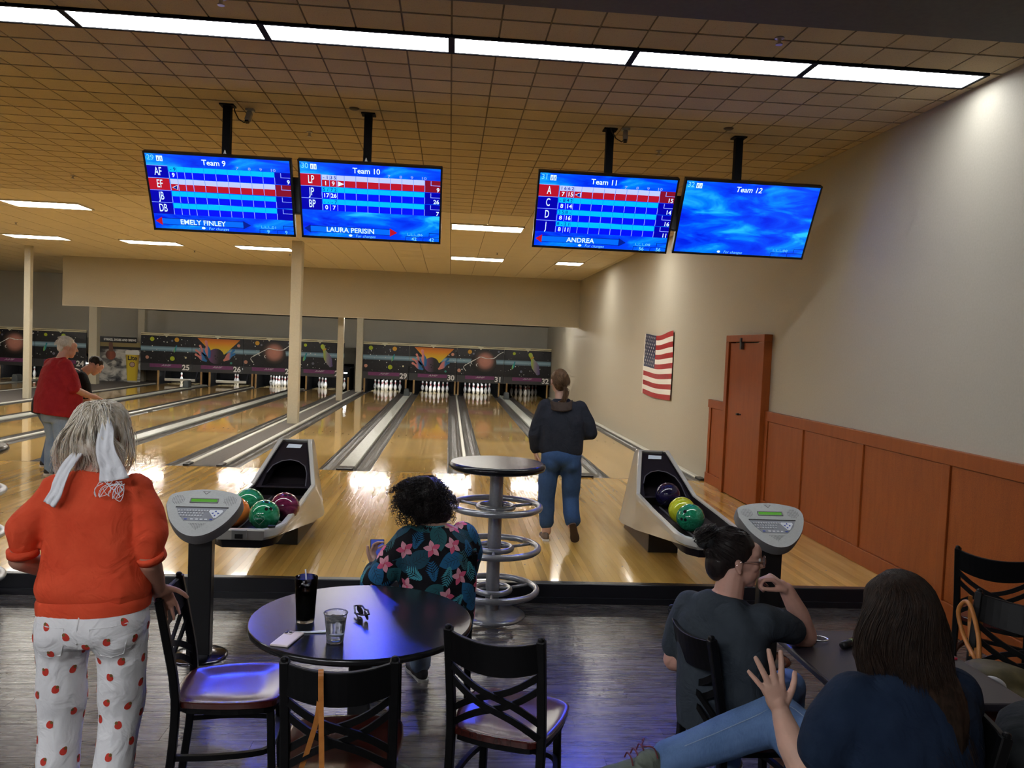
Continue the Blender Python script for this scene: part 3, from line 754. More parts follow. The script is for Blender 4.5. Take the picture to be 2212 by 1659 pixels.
def monitor(cx, cy, cz, w, h, lane, team, rows, active, cursor, foot, sums, label, tilt, pole_x, dirn):
    t = thing('score_monitor', label, 'monitor', (cx, cy, cz), group='score monitors hanging from the ceiling')
    t.rotation_euler = (PI/2+tilt, 0, 0)
    obj('casing', box(-w/2, w/2, -h/2, h/2, -.055, -.002), M['black'], t, bevel=.006)
    bm = bmesh.new(); f = .016
    for a in ((-w/2,w/2,h/2-f,h/2),(-w/2,w/2,-h/2,-h/2+f+.004),(-w/2,-w/2+f,-h/2,h/2),(w/2-f,w/2,-h/2,h/2)): bx(bm, *a, -.004, .003)
    obj('bezel', bm, M['black'], t)
    sw, sh = w-2*f, h-2*f-.004; ox, oy = -sw/2, sh/2+.002
    bm = bmesh.new(); bx(bm, -sw/2, sw/2, -sh/2+.002, sh/2+.002, -.003, 0); sc = obj('screen', bm, M['sky'], t)
    X = lambda u: ox+u*sw
    Y = lambda v: oy-v*sh
    bm = bmesh.new()
    def q(u0, u1, v0, v1, c, z=.0005): bx(bm, X(u0), X(u1), Y(v1), Y(v0), z-.0003, z, UK.index(c))
    def tx(s, u, v, size, c='white', align='CENTER', bold=.0005, shear=0, sx=1, z=.0022): add_text(bm, s, X(u), Y(v), z, size*sh, UK.index(c), align, bold, shear, sx)
    def tri(a, b, c2, c, z=.0016): poly(bm, [(X(a[0]),Y(a[1])),(X(b[0]),Y(b[1])),(X(c2[0]),Y(c2[1]))], z, z+.0002, mi=UK.index(c))
    tx(str(lane), .035, .055, .095, 'lt', bold=.0003); tx('Team %d' % team, .47, .085, .10, 'white', bold=.001, shear=.15 if rows == [] else 0)
    for k in (0, 1): q(.075+k*.023, .095+k*.023, .025, .095, 'white', .0012); q(.0825+k*.023, .0875+k*.023, .045, .085, 'ink', .0018)
    v0, rh = .155, .1625
    if rows:
        for k, s in ((7,.65),(8,.735),(9,.815),(10,.90)): tx(str(k), s-.02, .135, .05, 'line', sx=1.5)
        tx('4', .405, .125, .035, 'inkc'); tx('5', .485, .13, .03, 'inkc')
    E = [.15,.205,.258,.311]+[.311+.0825*k for k in range(1, 8)]
    for i, (nm, fr, cum, tot) in enumerate(rows):
        a = v0+i*rh; act = i == active
        q(0, .145, a, a+rh-.006, 'red' if act else 'navy'); q(0, .145, a-.004, a+.002, 'line', .0009)
        tx(nm, .075, a+rh*.48, .15, 'white', bold=.001, sx=.55)
        q(.15, E[-1], a+.004, a+.072, 'lav' if act else 'cyan'); q(.15, E[-1], a+.072, a+rh-.004, 'red' if act else 'blue')
        q(E[-1], 1, a+.004, a+rh-.002, 'dred' if act else 'navy')
        for e in E: q(e-.0022, e+.0022, a+.072, a+rh-.004, 'line', .0012); q(e-.001, e+.001, a+.004, a+.072, 'inkc', .0012)
        q(E[-1]+.045, 1, a+.066, a+.073, 'line', .0012); q(E[-1]+.042, E[-1]+.047, a+.01, a+.073, 'line', .0012)
        for k, s in enumerate(fr):
            for j, ch in enumerate(s): tx(ch, .165+k*.054+j*.026, a+.038, .062, 'ink', sx=1.1)
        for k, s in enumerate(cum): tx(s, .178+k*.054, a+.117, .078, 'white', bold=.0012)
        if tot: tx(tot, .995, a+.128, .078, 'white', 'RIGHT', bold=.0012)
        if act:
            u = E[cursor]
            if dirn < 0: tri((u+.048,a+.082),(u+.048,a+.148),(u+.008,a+.115),'white',.0015); tri((u+.044,a+.090),(u+.044,a+.143),(u+.014,a+.116),'ink',.0019)
            else: tri((u+.008,a+.082),(u+.052,a+.115),(u+.008,a+.150),'white',.0015)
    if foot:
        q(.045, .64, .855, .945, 'ink'); q(.050, .635, .862, .938, 'panel', .0012)
        tri((.055,.842),(.055,.958),(.008,.90),'red' if dirn < 0 else 'ink'); tri((.635,.842),(.635,.958),(.69,.90),'ink' if dirn < 0 else 'red')
        tx(foot, .345, .902, .095, 'white', bold=.001)
    tx('For changes', .455, .975, .055, 'lt', bold=0, shear=.2); poly(bm, disc2(X(.345), Y(.972), .016, 14, .011), .0012, .0014, mi=UK.index('white'))
    tx(sums[0], .86, .915, .05, 'lt', bold=0, sx=1.4)
    for k in range(3): q(.765+k*.027, .767+k*.027, .895, .925, 'lt', .0012); q(.765+k*.027, .787+k*.027, .925, .928, 'lt', .0012)
    for a, b in ((.75,.875),(.88,1.0)): q(a, b, .945, .952, 'ink', .0012); q(a, a+.004, .945, 1, 'ink', .0012)
    q(.925, 1, .88, .887, 'ink', .0012); q(.925, .929, .88, .935, 'ink', .0012)
    tx(sums[1], .815, .978, .07, 'lt'); tx(sums[1], .945, .978, .07, 'lt')
    obj('score_display', bm, [U[k] for k in UK], sc)
    # pole and bracket
    R = t.rotation_euler.to_matrix().inverted()
    def wpt(x, y, z): return R @ (Vector((x,y,z))-Vector((cx,cy,cz)))
    bm = bmesh.new()
    vs = bx(bm, pole_x-.033, pole_x+.033, -3.835, -3.77, cz+.10, ZC)
    vs += bx(bm, pole_x-.06, pole_x+.06, -3.86, -3.75, ZC-.012, ZC-.001)
    for v in vs: v.co = wpt(*v.co)
    pl = obj('hanging_pole', bm, M['black_matte'], t)
    bm = bmesh.new(); bx(bm, pole_x-cx-.10, pole_x-cx+.10, -.12, .12, -.075, -.056); obj('mount_plate', bm, M['black_matte'], pl)
    if lane in (29, 30):
        FXp = Matrix.Translation(wpt(pole_x-.006, -3.8355, cz+.345)) @ R.to_4x4() @ Matrix.Rotation(PI/2, 4, 'X')
        bm = bmesh.new(); add_text(bm, 'A', 0, 0, .0006, .11, bold=.002, sx=.65, M=FXp); obj('pole_letter', bm, M['num'], pl)
    return t
TL = math.radians(27.4)
monitor(-2.054,-3.842,2.982,1.228,.692,29,9,[('AF',['-9'],['9'],'9'),('EF',[],[],''),('JB',[],[],''),('DB',[],[],'')],1,0,'EMELY FINLEY',('01','9'),'blue score screen with four player rows, leftmost of the four screens',TL,-2.03,-1)
monitor(-.770,-3.84,2.986,1.235,.697,30,10,[('LP',['-1','35'],['1','9'],'9'),('JP',['5/','72'],['17','26'],'26'),('BP',['--','-7'],['0','7'],'7')],0,2,'LAURA PERISIN',('06','42'),'blue score screen with three player rows, second from the left',TL,-.82,1)
monitor(1.311,-3.828,3.009,1.256,.71,31,11,[('A',['16','62'],['7','15'],'15'),('C',['-8','42'],['8','14'],'14'),('D',['35','8-'],['8','16'],'16'),('J',['8-','21'],['8','11'],'11')],0,2,'ANDREA',('08','56'),'blue score screen with four player rows, third from the left',math.radians(28.8),1.33,-1)
monitor(2.62,-3.825,3.017,1.255,.708,32,12,[],-1,0,'',('00',''),'blue score screen showing only a cloudy sky, far right',math.radians(29.4),2.52,1)
for xa, z, lab in ((-1.412,3.03,'black junction box joining the pair of screens at left'),(1.968,3.06,'black junction box joining the pair of screens at right')):
    t = thing('junction_box', lab, 'box', (xa, -3.73, z))
    obj('housing', box(-.075, .075, -.03, .04, -.16, .16), M['black'], t, bevel=.01)
    obj('bracket_arm', box(-.45, .45, .02, .05, -.03, .03), M['black'], t)
# ceiling gear
grey = mat('grey_housing', (.35,.33,.28), .5); steel = mat('steel', (.45,.43,.40), .35, metal=1)
for xx, yy, lab in ((-1.86,-3.72,'small ceiling camera beside the far left screen pole'),(1.46,-3.86,'small ceiling camera beside the third screen pole from the left')):
    t = thing('ceiling_camera', lab, 'camera', (xx, yy, ZC))
    obj('mount', box(-.035, .035, -.03, .03, -.02, 0), grey, t)
    bm = bmesh.new(); bar(bm, (.0,0,-.03), (-.01,-.05,-.115), .045); obj('camera_body', bm, grey, t, bevel=.008)
    bm = bmesh.new(); bar(bm, (-.01,-.052,-.118), (-.012,-.06,-.132), .03); obj('lens', bm, M['black'], t)
    bm = bmesh.new(); tube(bm, [(.0,-.03,-.10),(-.04,-.04,-.13),(-.09,-.03,-.10),(-.13,-.01,-.03),(-.135,0,0)], .005, 6); obj('cable', bm, M['black'], t)
for q, (xx, yy) in enumerate(((-1.46,-6.08),(1.94,-6.1),(-1.46,-3.05),(1.95,-3.15),(-5.0,-.06),(-3.8,4.6),(-1.5,3.2),(2.5,8.9),(-6.2,8.9),(-8.4,5.2),(-3.9,8.6),(.9,6.2))):
    lab = ['sprinkler head in the ceiling at top left above the front lights','sprinkler head in the ceiling at top right above the front lights','sprinkler head behind the left pair of screen poles','sprinkler head behind the right pair of screen poles','sprinkler head in the tiles left of the Team 9 screen'][q] if q < 5 else 'tiny sprinkler head in the pale ceiling over the lanes, %s one' % ordn[q-5]
    t = thing('sprinkler_head', lab, 'sprinkler', (xx, yy, ZC), group='ceiling sprinklers')
    bm = bmesh.new(); lathe(bm, [(.03,0),(.03,-.006),(.012,-.01),(.010,-.035),(.022,-.038),(.022,-.044),(0,-.045)][::-1], 12); obj('sprinkler_body', bm, steel, t, smooth=False)
for xx, yy, lab in ((-.93,-3.95,'round dark ceiling cap left of the second screen pole'),(2.33,-4.07,'round dark ceiling cap left of the rightmost screen pole')):
    t = thing('ceiling_escutcheon', lab, 'ceiling fitting', (xx, yy, ZC))
    bm = bmesh.new(); lathe(bm, [(0,-.014),(.03,-.012),(.042,-.005),(.044,0)], 18); obj('cap_disc', bm, mat('dark_bronze_cap', (.05,.04,.03), .5), t, smooth=True)
# ------------------------------------------------------------------ fluorescent strips behind the soffit that light the masks
for q, xx in enumerate((-14.2,-9.0,-6.2,-2.3,.2,2.6)):
    t = thing('strip_light', 'fluorescent strip hung behind the soffit, %s from the left' % ordn[q], 'strip light', (xx, 13.6, 2.545), group='strips behind the soffit')
    obj('strip_housing', box(-.62, .62, -.06, .06, -.02, .01), M['white_trim'], t)
    bm = bmesh.new(); tube(bm, [(-.58,0,-.035),(.58,0,-.035)], .018, 8); obj('strip_tube', bm, emis('strip_tube', (1,.96,.88), 120) if q == 0 else bpy.data.materials['strip_tube'], t)
# ------------------------------------------------------------------ added blue lamps, unseen behind the screens, position guessed, for the concourse glow
BLUE_POWER = 125
for q, (xx, tx_, ty_) in enumerate(((-2.15,-.8,-7.7),(-.75,-.15,-7.8),(1.5,.35,-8.0),(2.5,1.35,-7.9))):
    t = thing('added_blue_lamp', 'added blue lamp, unseen behind the screens, %s from the left' % ordn[q], 'added lamp', (xx, -2.75, 3.10), group='added blue lamps')
    d = (Vector((tx_, ty_, .2))-Vector((xx,-2.75,3.10))).normalized(); qt = d.to_track_quat('-Z','Y')
    bm = bmesh.new(); lathe(bm, [(.055,-.02),(.058,-.02),(.058,.12),(.03,.15),(0,.15)], 20)
    for v in bm.verts: v.co = qt.to_matrix() @ v.co
    can = obj('lamp_can', bm, M['black_matte'], t, smooth=True)
    px_ = (-2.03,-.82,1.33,2.52)[q]-xx; bm = bmesh.new(); tube(bm, [(0,0,.05),(px_,-.5,.06),(px_,-1.03,.08)], .009, 6); obj('bracket_arm', bm, M['black_matte'], t)
    ld = bpy.data.lights.new('blue_lamp', 'SPOT'); ld.energy = BLUE_POWER*(.62,1,.9,.45)[q]; ld.color = (.03,.07,1); ld.spot_size = math.radians(44); ld.spot_blend = .7; ld.shadow_soft_size = .05
    lo = bpy.data.objects.new('blue_lamp', ld); COL.objects.link(lo); lo.parent = t; lo.rotation_mode = 'QUATERNION'; lo.rotation_quaternion = qt; lo.location = d*.03
# ------------------------------------------------------------------ ball returns
M['shell'] = mat('pearl_white_shell', (.50,.49,.44), .22, coat=.4); M['tray'] = mat('dark_plum_plastic', (.010,.007,.009), .5, spec=.25)
M['ped_side'] = noisy('brown_pedestal', (.065,.042,.026), (.085,.058,.036), .5, 12)
def ball_return(xc, label, side):
    t = thing('ball_return', label, 'ball return', (xc, 0, 0), group='ball returns on the approach')
    # plan path of the rim, right half then mirrored: x, y, rim z, lower-edge z, lower-edge x, lower-edge y
    H = [(.150,-3.50,.84,.13,.245,-3.36),(.150,-3.62,.855,.14,.262,-3.55),(.275,-4.13,.53,.20,.255,-4.1),(.282,-4.75,.50,.295,.24,-4.75),(.275,-5.36,.475,.385,.225,-5.36),(.235,-5.48,.468,.388,.20,-5.47),(.165,-5.55,.465,.39,.15,-5.54)]
    path = H+[(-a,b,c,d,-e,f) for a,b,c,d,e,f in H[::-1]]
    bm = bmesh.new(); rows = []
    for i, (px, py, zr, zb, bx_, by_) in enumerate(path):
        sg = 1 if px > 0 else -1
        inx = px-sg*.036; iny = py
        if py < -5.45: inx = px-sg*.02; iny = py+.036
        if py > -3.6: iny = py-.02
        rows.append([Vector((bx_, by_, zb)), Vector((lerp(bx_,px,.9), lerp(by_,py,.9), zr-.055)), Vector((px, py, zr-.01)), Vector((px-sg*.006 if py > -5.5 else px, py+(.006 if py < -5.5 else 0), zr)), Vector((inx, iny, zr)), Vector((inx-sg*.004, iny, zr-.012)), Vector((inx-sg*.02, iny+(.02 if py < -5.45 else 0), zr-.14))])
    R = [[bm.verts.new(v) for v in r] for r in rows]
    for i in range(len(R)-1):
        for j in range(len(R[0])-1):
            bm.faces.new((R[i][j], R[i+1][j], R[i+1][j+1], R[i][j+1])).material_index = 1 if j >= 5 else 0
    a, b = R[0], R[-1]
    for j in range(len(a)-2): bm.faces.new((a[j], a[j+1], b[j+1], b[j]))
    # belly
    n = len(R)
    for i in range(n//2-1): bm.faces.new((R[i][0], R[i+1][0], R[n-2-i][0], R[n-1-i][0]))
    shl = obj('shell', bm, [M['shell'], M['tray']], t, auto=.5)
    # tray floor and inner sides
    bm = bmesh.new()
    f = [(.24,-4.10,.425),(.245,-4.75,.41),(.235,-5.36,.398),(.15,-5.50,.398)]; A = [bm.verts.new(p) for p in f]; B = [bm.verts.new((-p[0],p[1],p[2])) for p in f]
    tl = [(.24,-4.12,.515),(.247,-4.75,.488),(.24,-5.35,.463),(.15,-5.515,.453)]; C_ = [bm.verts.new(p) for p in tl]; D_ = [bm.verts.new((-p[0],p[1],p[2])) for p in tl]
    for i in range(3):
        bm.faces.new((A[i],A[i+1],B[i+1],B[i])); bm.faces.new((A[i],C_[i],C_[i+1],A[i+1])); bm.faces.new((B[i],B[i+1],D_[i+1],D_[i]))
    bm.faces.new((A[3],C_[3],D_[3],B[3]))
    tr = obj('tray', bm, M['tray'], t)
    bm = bmesh.new()
    for s in (-1, 1): tube(bm, [(s*.075,-4.2,.428),(s*.078,-5.4,.402)], .008, 6)
    obj('tray_rails', bm, mat('dull_rail', (.20,.20,.21), .3, metal=.6), tr)
    # hood face with the arched ball door
    def hp(u, v): # u in -1..1 across, v 0 (bottom) .. 1 (top) on the inclined face
        hw = lerp(.236, .113, v); return Vector((u*hw, lerp(-4.115, -3.615, v), lerp(.505, .835, v)-.012))
    bm = bmesh.new()
    outer = [hp(-1,0), hp(1,0), hp(1,1), hp(-1,1)]
    arch = [(-.80,.03),(.80,.03),(.86,.30),(.78,.46),(.45,.56),(0,.595),(-.45,.56),(-.78,.46),(-.86,.30)]
    ov = [bm.verts.new(p) for p in outer]; av = [bm.verts.new(hp(*q)) for q in arch]
    es = [bm.edges.new((ov[i], ov[(i+1)%4])) for i in range(4)]+[bm.edges.new((av[i], av[(i+1)%len(av)])) for i in range(len(av))]
    bmesh.ops.triangle_fill(bm, use_beauty=True, use_dissolve=False, edges=es)
    bv = [bm.verts.new(v.co+Vector((0,.30,-.03))) for v in av]; k = len(av)
    for i in range(k): bm.faces.new((av[i], av[(i+1)%k], bv[(i+1)%k], bv[i]))
    bm.faces.new(bv)
    hf = obj('hood_face', bm, M['tray'], t)
    bm = bmesh.new()
    sweep(bm, [hp(*q)+Vector((0,-.003,.003)) for q in arch[1:]], circ(.005, 6)); obj('door_rim', bm, mat('plum_edge', (.10,.095,.11), .3), hf)
    # sticker, push button, front plate
    bm = bmesh.new(); q = [hp(-.52,.865), hp(.45,.865), hp(.58,.945), hp(-.45,.955)]
    nrm = (q[1]-q[0]).cross(q[3]-q[0]).normalized(); bm.faces.new([bm.verts.new(p+nrm*.002) for p in q]); obj('sticker', bm, mat('pale_blue_sticker', (.62,.70,.76), .4), hf)
    obj('front_plate', box(-.05, .05, -5.562, -5.545, .395, .462), mat('grey_front_plate', (.30,.30,.28), .35), shl, bevel=.004)
    obj('front_sensor', box(-.026, .026, -5.568, -5.560, .405, .435), M['black'], shl)
    bm = bmesh.new(); bx(bm, .175, .225, -5.50, -5.465, .470, .481); obj('push_button', bm, M['black'], shl, bevel=.003)
    # pedestal
    bm = bmesh.new(); pts = [(-3.10,0),(-4.10,0),(-4.10,.20),(-3.2,.13)]
    Mx = Matrix(((0,0,1,0),(1,0,0,0),(0,1,0,0),(0,0,0,1)))
    poly(bm, pts, -.135, .135, Mx); pd = obj('pedestal', bm, M['ped_side'], t, bevel=.004)
    obj('pedestal_front', box(-.133, .133, -4.106, -4.099, .004, .196), M['black'], pd)
    obj('pedestal_label', box(-.02, .035, -4.109, -4.106, .14, .15), mat('label_silver', (.4,.38,.36), .4), pd)
    return t
ball_return(-1.405, 'white ball return with black tray beside the lady in orange', 1)
ball_return(1.925, 'white ball return with black tray near the orange wood wall', -1)
def swirl(name, cols, scale=9, dist=2.5, rough=.08):
    m = mat(name, cols[0], rough, coat=.5, coat_r=.02); t = NT(m); v = t.coord('Object', (1,1,1.8), (.5,.3,.2)); n = t.noise(v, scale, 4, .6, dist)
    k = len(cols); t.col(t.ramp(n, [(.3+.4*i/(k-1), c) for i, c in enumerate(cols)])); return m
GRN = [(.004,.09,.035),(.01,.17,.065),(.02,.24,.11),(.05,.33,.18)]
def ball(px, py, pz, m, label, holes=None, rot=0):
    t = thing('bowling_ball', label, 'bowling ball', (px, py, pz+.026), group='bowling balls in the returns')
    bm = bmesh.new(); sphere(bm, (0,0,0), .108, 32, 20); obj('ball_shell', bm, m, t, smooth=True)
    if holes:
        d = Vector(holes).normalized(); a = d.cross(Vector((0,0,1))).normalized(); b = d.cross(a)
        for i, (u, v, r) in enumerate(((-.016,.012,.0125),(.016,.012,.0125),(0,-.055,.0145))):
            c = (d*.108+a*u+b*v).normalized()
            bm = bmesh.new(); q = c.to_track_quat('Z','Y').to_matrix().to_4x4(); lathe(bm, [(0,.1085),(r*.8,.1085),(r,.1078)], 12); 
            for vv in bm.verts: vv.co = q @ vv.co
            obj('finger_hole', bm, M['black_matte'], t)
    return t
gb = ball(-1.30,-5.28,.482,swirl('green_swirl_ball', GRN, 7),'green swirl bowling ball at the front of the left ball return',(.35,-.62,.62))
# the lettering cut into the front green ball: a heart-like outline with a word
bm = bmesh.new()
def onball(u, v, base=Vector((-.12,-.83,-.05))):
    d = base.normalized(); a = Vector((0,0,1)).cross(d).normalized()*-1; b = d.cross(a)*-1
    a = Vector((1,-.145,0)).normalized(); b = a.cross(d).normalized()*-1
    if b.z < 0: b = -b
    return (d+a*u+b*v).normalized()*.1086
hrt = [(0,-.42),(-.22,-.22),(-.38,.02),(-.36,.22),(-.16,.30),(0,.18),(.05,.34),(.16,.20),(.34,.16),(.36,-.04),(.2,-.24),(0,-.42)]
tube(bm, [onball(*p) for p in hrt], .0012, 4)
for seg in ([(-.26,.05),(-.16,.05),(-.16,-.05),(-.26,-.05),(-.26,.05)],[(-.10,-.05),(-.10,.05),(-.02,.05),(-.02,0),(-.1,0),(-.02,-.05)],[(.04,.05),(.14,.05),(.14,-.05),(.04,-.05),(.04,.05)],[(.2,.05),(.2,-.05),(.28,-.05)]): tube(bm, [onball(*p) for p in seg], .0012, 4)
obj('engraved_mark', bm, mat('pale_engraving', (.45,.55,.5), .4), gb)
ball(-1.21,-5.03,.492,swirl('maroon_pearl_ball', [(.05,.004,.018),(.13,.012,.045),(.20,.03,.08)], 5),'maroon pearl bowling ball behind the green one in the left return',(.2,-.3,.9))
ball(-1.53,-5.20,.484,mat('orange_ball', (.78,.20,.035), .12, coat=.4),'plain orange bowling ball half hidden behind the left keyboard console')
ball(-1.49,-4.93,.496,swirl('green_marble_ball', GRN, 6),'marbled green bowling ball at the back of the left return')
ball(1.865,-5.04,.490,swirl('green_striped_ball', [(.006,.11,.05),(.012,.20,.095),(.03,.30,.17)], 10, 4),'striped green bowling ball at the front of the right return',(-.62,-.6,.1))
ball(1.868,-4.80,.497,swirl('lime_ball', [(.36,.40,.01),(.46,.50,.02),(.55,.60,.05)], 5),'lime yellow bowling ball behind the striped green one')
ball(1.915,-4.20,.512,swirl('midnight_ball', [(.006,.004,.016),(.012,.009,.04),(.02,.015,.07)], 5, rough=.12),'dark midnight blue bowling ball in the mouth of the right return')
# ------------------------------------------------------------------ keyboard consoles
M['cons'] = noisy('silver_grey_plastic', (.36,.37,.36), (.40,.41,.40), .42, 80); M['cons_side'] = mat('grey_plastic_side', (.15,.145,.14), .45)
M['lcd'] = mat('green_lcd', (.04,.16,.01), .25, emit=(.10,.42,.02), es=.25); M['keypad'] = mat('keypad_grey', (.22,.23,.26), .4); M['key'] = mat('silver_key', (.45,.46,.48), .3); M['keyblue'] = mat('blue_key', (.04,.07,.35), .35); M['keywhite'] = mat('white_key', (.65,.68,.72), .35)
def console(x, y, rz, label):
    t = thing('keyboard_console', label, 'console', (x, y, ZF), rz, 'keyboard consoles on posts')
    bm = bmesh.new(); lathe(bm, [(.165,0),(.165,.006),(.15,.014),(.05,.02),(0,.02)], 36); obj('base_disc', bm, mat('polished_dark_steel', (.10,.10,.12), .15, metal=1), t, smooth=True)
    obj('post', box(-.068, .068, -.035, .035, .015, .80), M['black'], t, bevel=.006)
    # head: guitar-pick shaped slab tilted to the reader
    head = []
    for p in crv([(-.215,.05),(-.20,.125),(-.10,.158),(0,.168),(.10,.158),(.20,.125),(.215,.05),(.165,-.065),(.085,-.15),(0,-.178),(-.085,-.15),(-.165,-.065),(-.215,.05)], 49)[:-1]: head.append(p)
    Th = Matrix.Translation((0,-.03,.875)) @ Matrix.Rotation(math.radians(41), 4, 'X')
    bm = bmesh.new(); lay = [(1.0,-.01),(1.012,-.02),(1.0,-.075),(.86,-.095)]
    rings = []
    for s, z in [(.985,0)]+lay: rings.append([bm.verts.new(Th @ Vector((px*s, py*s, z))) for px, py in head])
    n = len(head); bm.faces.new(rings[0])
    for a, b in zip(rings, rings[1:]):
        for i in range(n): bm.faces.new((a[i], a[(i+1)%n], b[(i+1)%n], b[i]))
    bm.faces.new(rings[-1][::-1])
    for f in bm.faces: f.material_index = 0
    hd = obj('console_head', bm, [M['cons'], M['cons_side']], t, auto=.7)
    for p in hd.data.polygons:
        if p.normal.dot(Th.to_3x3() @ Vector((0,0,1))) < .35: p.material_index = 1
    def part(name, bm, m, **k):
        for v in bm.verts: v.co = Th @ v.co
        return obj(name, bm, m, hd, **k)
    part('display', box(-.075, .075, .070, .092, -.004, .0015), M['lcd'])
    bm = bmesh.new()
    for a in ((-.082,.082,.092,.097),(-.082,.082,.065,.070),(-.082,-.075,.065,.097),(.075,.082,.065,.097)): bx(bm, *a, -.001, .003)
    part('display_frame', bm, M['cons_side'])
    bm = bmesh.new(); poly(bm, [(-.148,.028),(.148,.028),(.125,-.02),(.075,-.068),(-.085,-.068),(-.125,-.02)], -.003, .0012); part('keypad_panel', bm, M['keypad'])
    bm = bmesh.new(); bx(bm, -.152, .152, .026, .034, -.002, .0022); part('keypad_lip', bm, M['black'])
    bm = bmesh.new()
    for r, (y0, x0, k) in enumerate(((.004,-.128,11),(-.014,-.120,9),(-.032,-.108,8))):
        for i in range(k): lathe(bm, [(.0065,.001),(.0062,.004),(.003,.005),(0,.005)], 8, (x0+i*.0165, y0, 0))
    o = part('keys', bm, M['key']); o['kind'] = 'stuff'
    bm = bmesh.new(); poly(bm, [(.050,.012),(.122,.012),(.126,0),(.095,-.045),(.080,-.045),(.046,0)], .001, .0024); part('arrow_pad', bm, M['keywhite'])
    for i, (ax, ay, an) in enumerate(((.086,.002,PI/2),(.070,-.012,PI),(.102,-.012,0),(.084,-.028,-PI/2))):
        bm = bmesh.new(); poly(bm, [(ax+.008*math.cos(an+q), ay+.008*math.sin(an+q)) for q in (0,2.2,-2.2)], .0024, .0036); part('arrow_key', bm, M['keyblue'])
    for i, ax in enumerate((-.075,-.040,-.012,.014,.040,.070)):
        bm = bmesh.new(); bx(bm, ax-.008, ax+.008, -.060, -.053, .001, .003); part('function_key', bm, M['keyblue'] if i in (0,5) else M['keywhite'])
    bm = bmesh.new()
    for s in (-1, 1):
        for i in range(8):
            for j in range(8):
                px, py = s*.150+(i-3.5)*.0095, .083+(j-3.5)*.0085
                if abs(i-3.5)+abs(j-3.5) > 5.5: continue
                poly(bm, disc2(px, py, .0022, 5), .0002, .0008)
    for j in range(6):
        for i in range(11-2*j): poly(bm, disc2(-.002+(i-(10-2*j)/2)*.009, -.087-j*.008, .0022, 5), .0002, .0008)
    o = part('speaker_holes', bm, M['black']); o['kind'] = 'stuff'
    bm = bmesh.new(); poly(bm, [(-.024,.150),(.024,.150),(0,.126)], .0005, .0016); poly(bm, [(-.015,.146),(.015,.146),(0,.132)], .0016, .0022, mi=1); part('badge', bm, [M['cons_side'], M['cons']])
    return t
console(-1.455, -6.22, .0, 'silver keyboard console on a black post beside the lady in orange')
console(2.035, -6.17, .0, 'silver keyboard console on a black post near the right wall')
# ------------------------------------------------------------------ tall bar tables with chrome foot rings
M['silver'] = noisy('silver_powder_coat', (.34,.35,.37), (.39,.40,.42), .28, 60, metal=.6)
M['tabletop'] = mat('black_laminate', (.008,.009,.011), .24, spec=.55)
M['tabledge'] = mat('black_table_edge', (.01,.01,.011), .2)
def bar_table(x, y, label):
    t = thing('bar_table', label, 'table', (x, y, ZF), group='tall bar tables')
    bm = bmesh.new(); lathe(bm, [(0,1.045),(.32,1.045),(.339,1.053),(.346,1.072),(.340,1.091),(.325,1.098)], 64); obj('top_edge', bm, M['tabledge'], t, smooth=True)
    bm = bmesh.new(); lathe(bm, [(0,1.0985),(.326,1.0985)], 64); obj('table_top', bm, M['tabletop'], t)
    bm = bmesh.new(); lathe(bm, [(.048,.03),(.048,1.046)], 28); obj('column', bm, M['silver'], t, smooth=True)
    bm = bmesh.new(); lathe(bm, [(.24,0),(.24,.008),(.20,.018),(.08,.03),(.05,.04)], 48); obj('base_plate', bm, M['silver'], t, smooth=True)
    for z in (.785,.49,.19):
        rg = bmesh.new(); tube(rg, [(.315*math.cos(a), .315*math.sin(a), z) for a in np.linspace(0, 2*PI, 49)[:-1]], .0225, 10, closed=True); ro = obj('foot_ring', rg, M['silver'], t, smooth=True)
        rg = bmesh.new(); tube(rg, [(.125*math.cos(a), .125*math.sin(a), z-.005) for a in np.linspace(0, 2*PI, 33)[:-1]], .020, 10, closed=True); obj('inner_ring', rg, M['silver'], ro, smooth=True)
        for k in range(3):
            a = k*2*PI/3+.45; rg = bmesh.new(); tube(rg, [(.12*math.cos(a), .12*math.sin(a), z-.012), (.31*math.cos(a), .31*math.sin(a), z-.006)], .011, 8); obj('ring_spoke', rg, M['silver'], ro, smooth=True)
        for k in range(2):
            a = k*PI+.2; rg = bmesh.new(); tube(rg, [(.04*math.cos(a), .04*math.sin(a), z), (.125*math.cos(a), .125*math.sin(a), z-.005)], .010, 8); obj('ring_stub', rg, M['silver'], ro, smooth=True)
    return t
bt = bar_table(.335, -5.395, 'tall round black bar table with three silver foot rings')
dup(bt, (-3.365,-5.40,ZF), 0, 'second ringed bar table cut off by the left edge of the photo')
# ------------------------------------------------------------------ low tables
def round_table(x, y, label):
    t = thing('round_table', label, 'table', (x, y, ZF))
    bm = bmesh.new(); lathe(bm, [(0,.718),(.452,.718),(.463,.724),(.466,.734),(.463,.745),(.458,.7485)], 72); obj('top_edge', bm, M['tabledge'], t, smooth=True)
    bm = bmesh.new(); lathe(bm, [(0,.749),(.4585,.749)], 72); obj('table_top', bm, M['tabletop'], t)
    obj('pedestal', box(-.045, .045, -.045, .045, .02, .718), M['black'], t, bevel=.006)
    bm = bmesh.new(); lathe(bm, [(.28,0),(.28,.008),(.25,.016),(.07,.026),(0,.026)], 48); obj('base_disc', bm, mat('dark_green_grey_metal', (.12,.135,.13), .3, metal=.8), t, smooth=True)
    return t
round_table(-.36, -7.685, 'low round black table with drinks and a phone on it')
t = thing('square_table', 'square dark table between the two seated people at right', 'table', (1.715, -8.12, ZF))
obj('table_top', box(-.33, .33, -.36, .36, .72, .75), mat('dark_purple_laminate', (.03,.026,.034), .28), t, bevel=.008)
obj('pedestal', box(-.045, .045, -.045, .045, .02, .72), M['black'], t, bevel=.006)
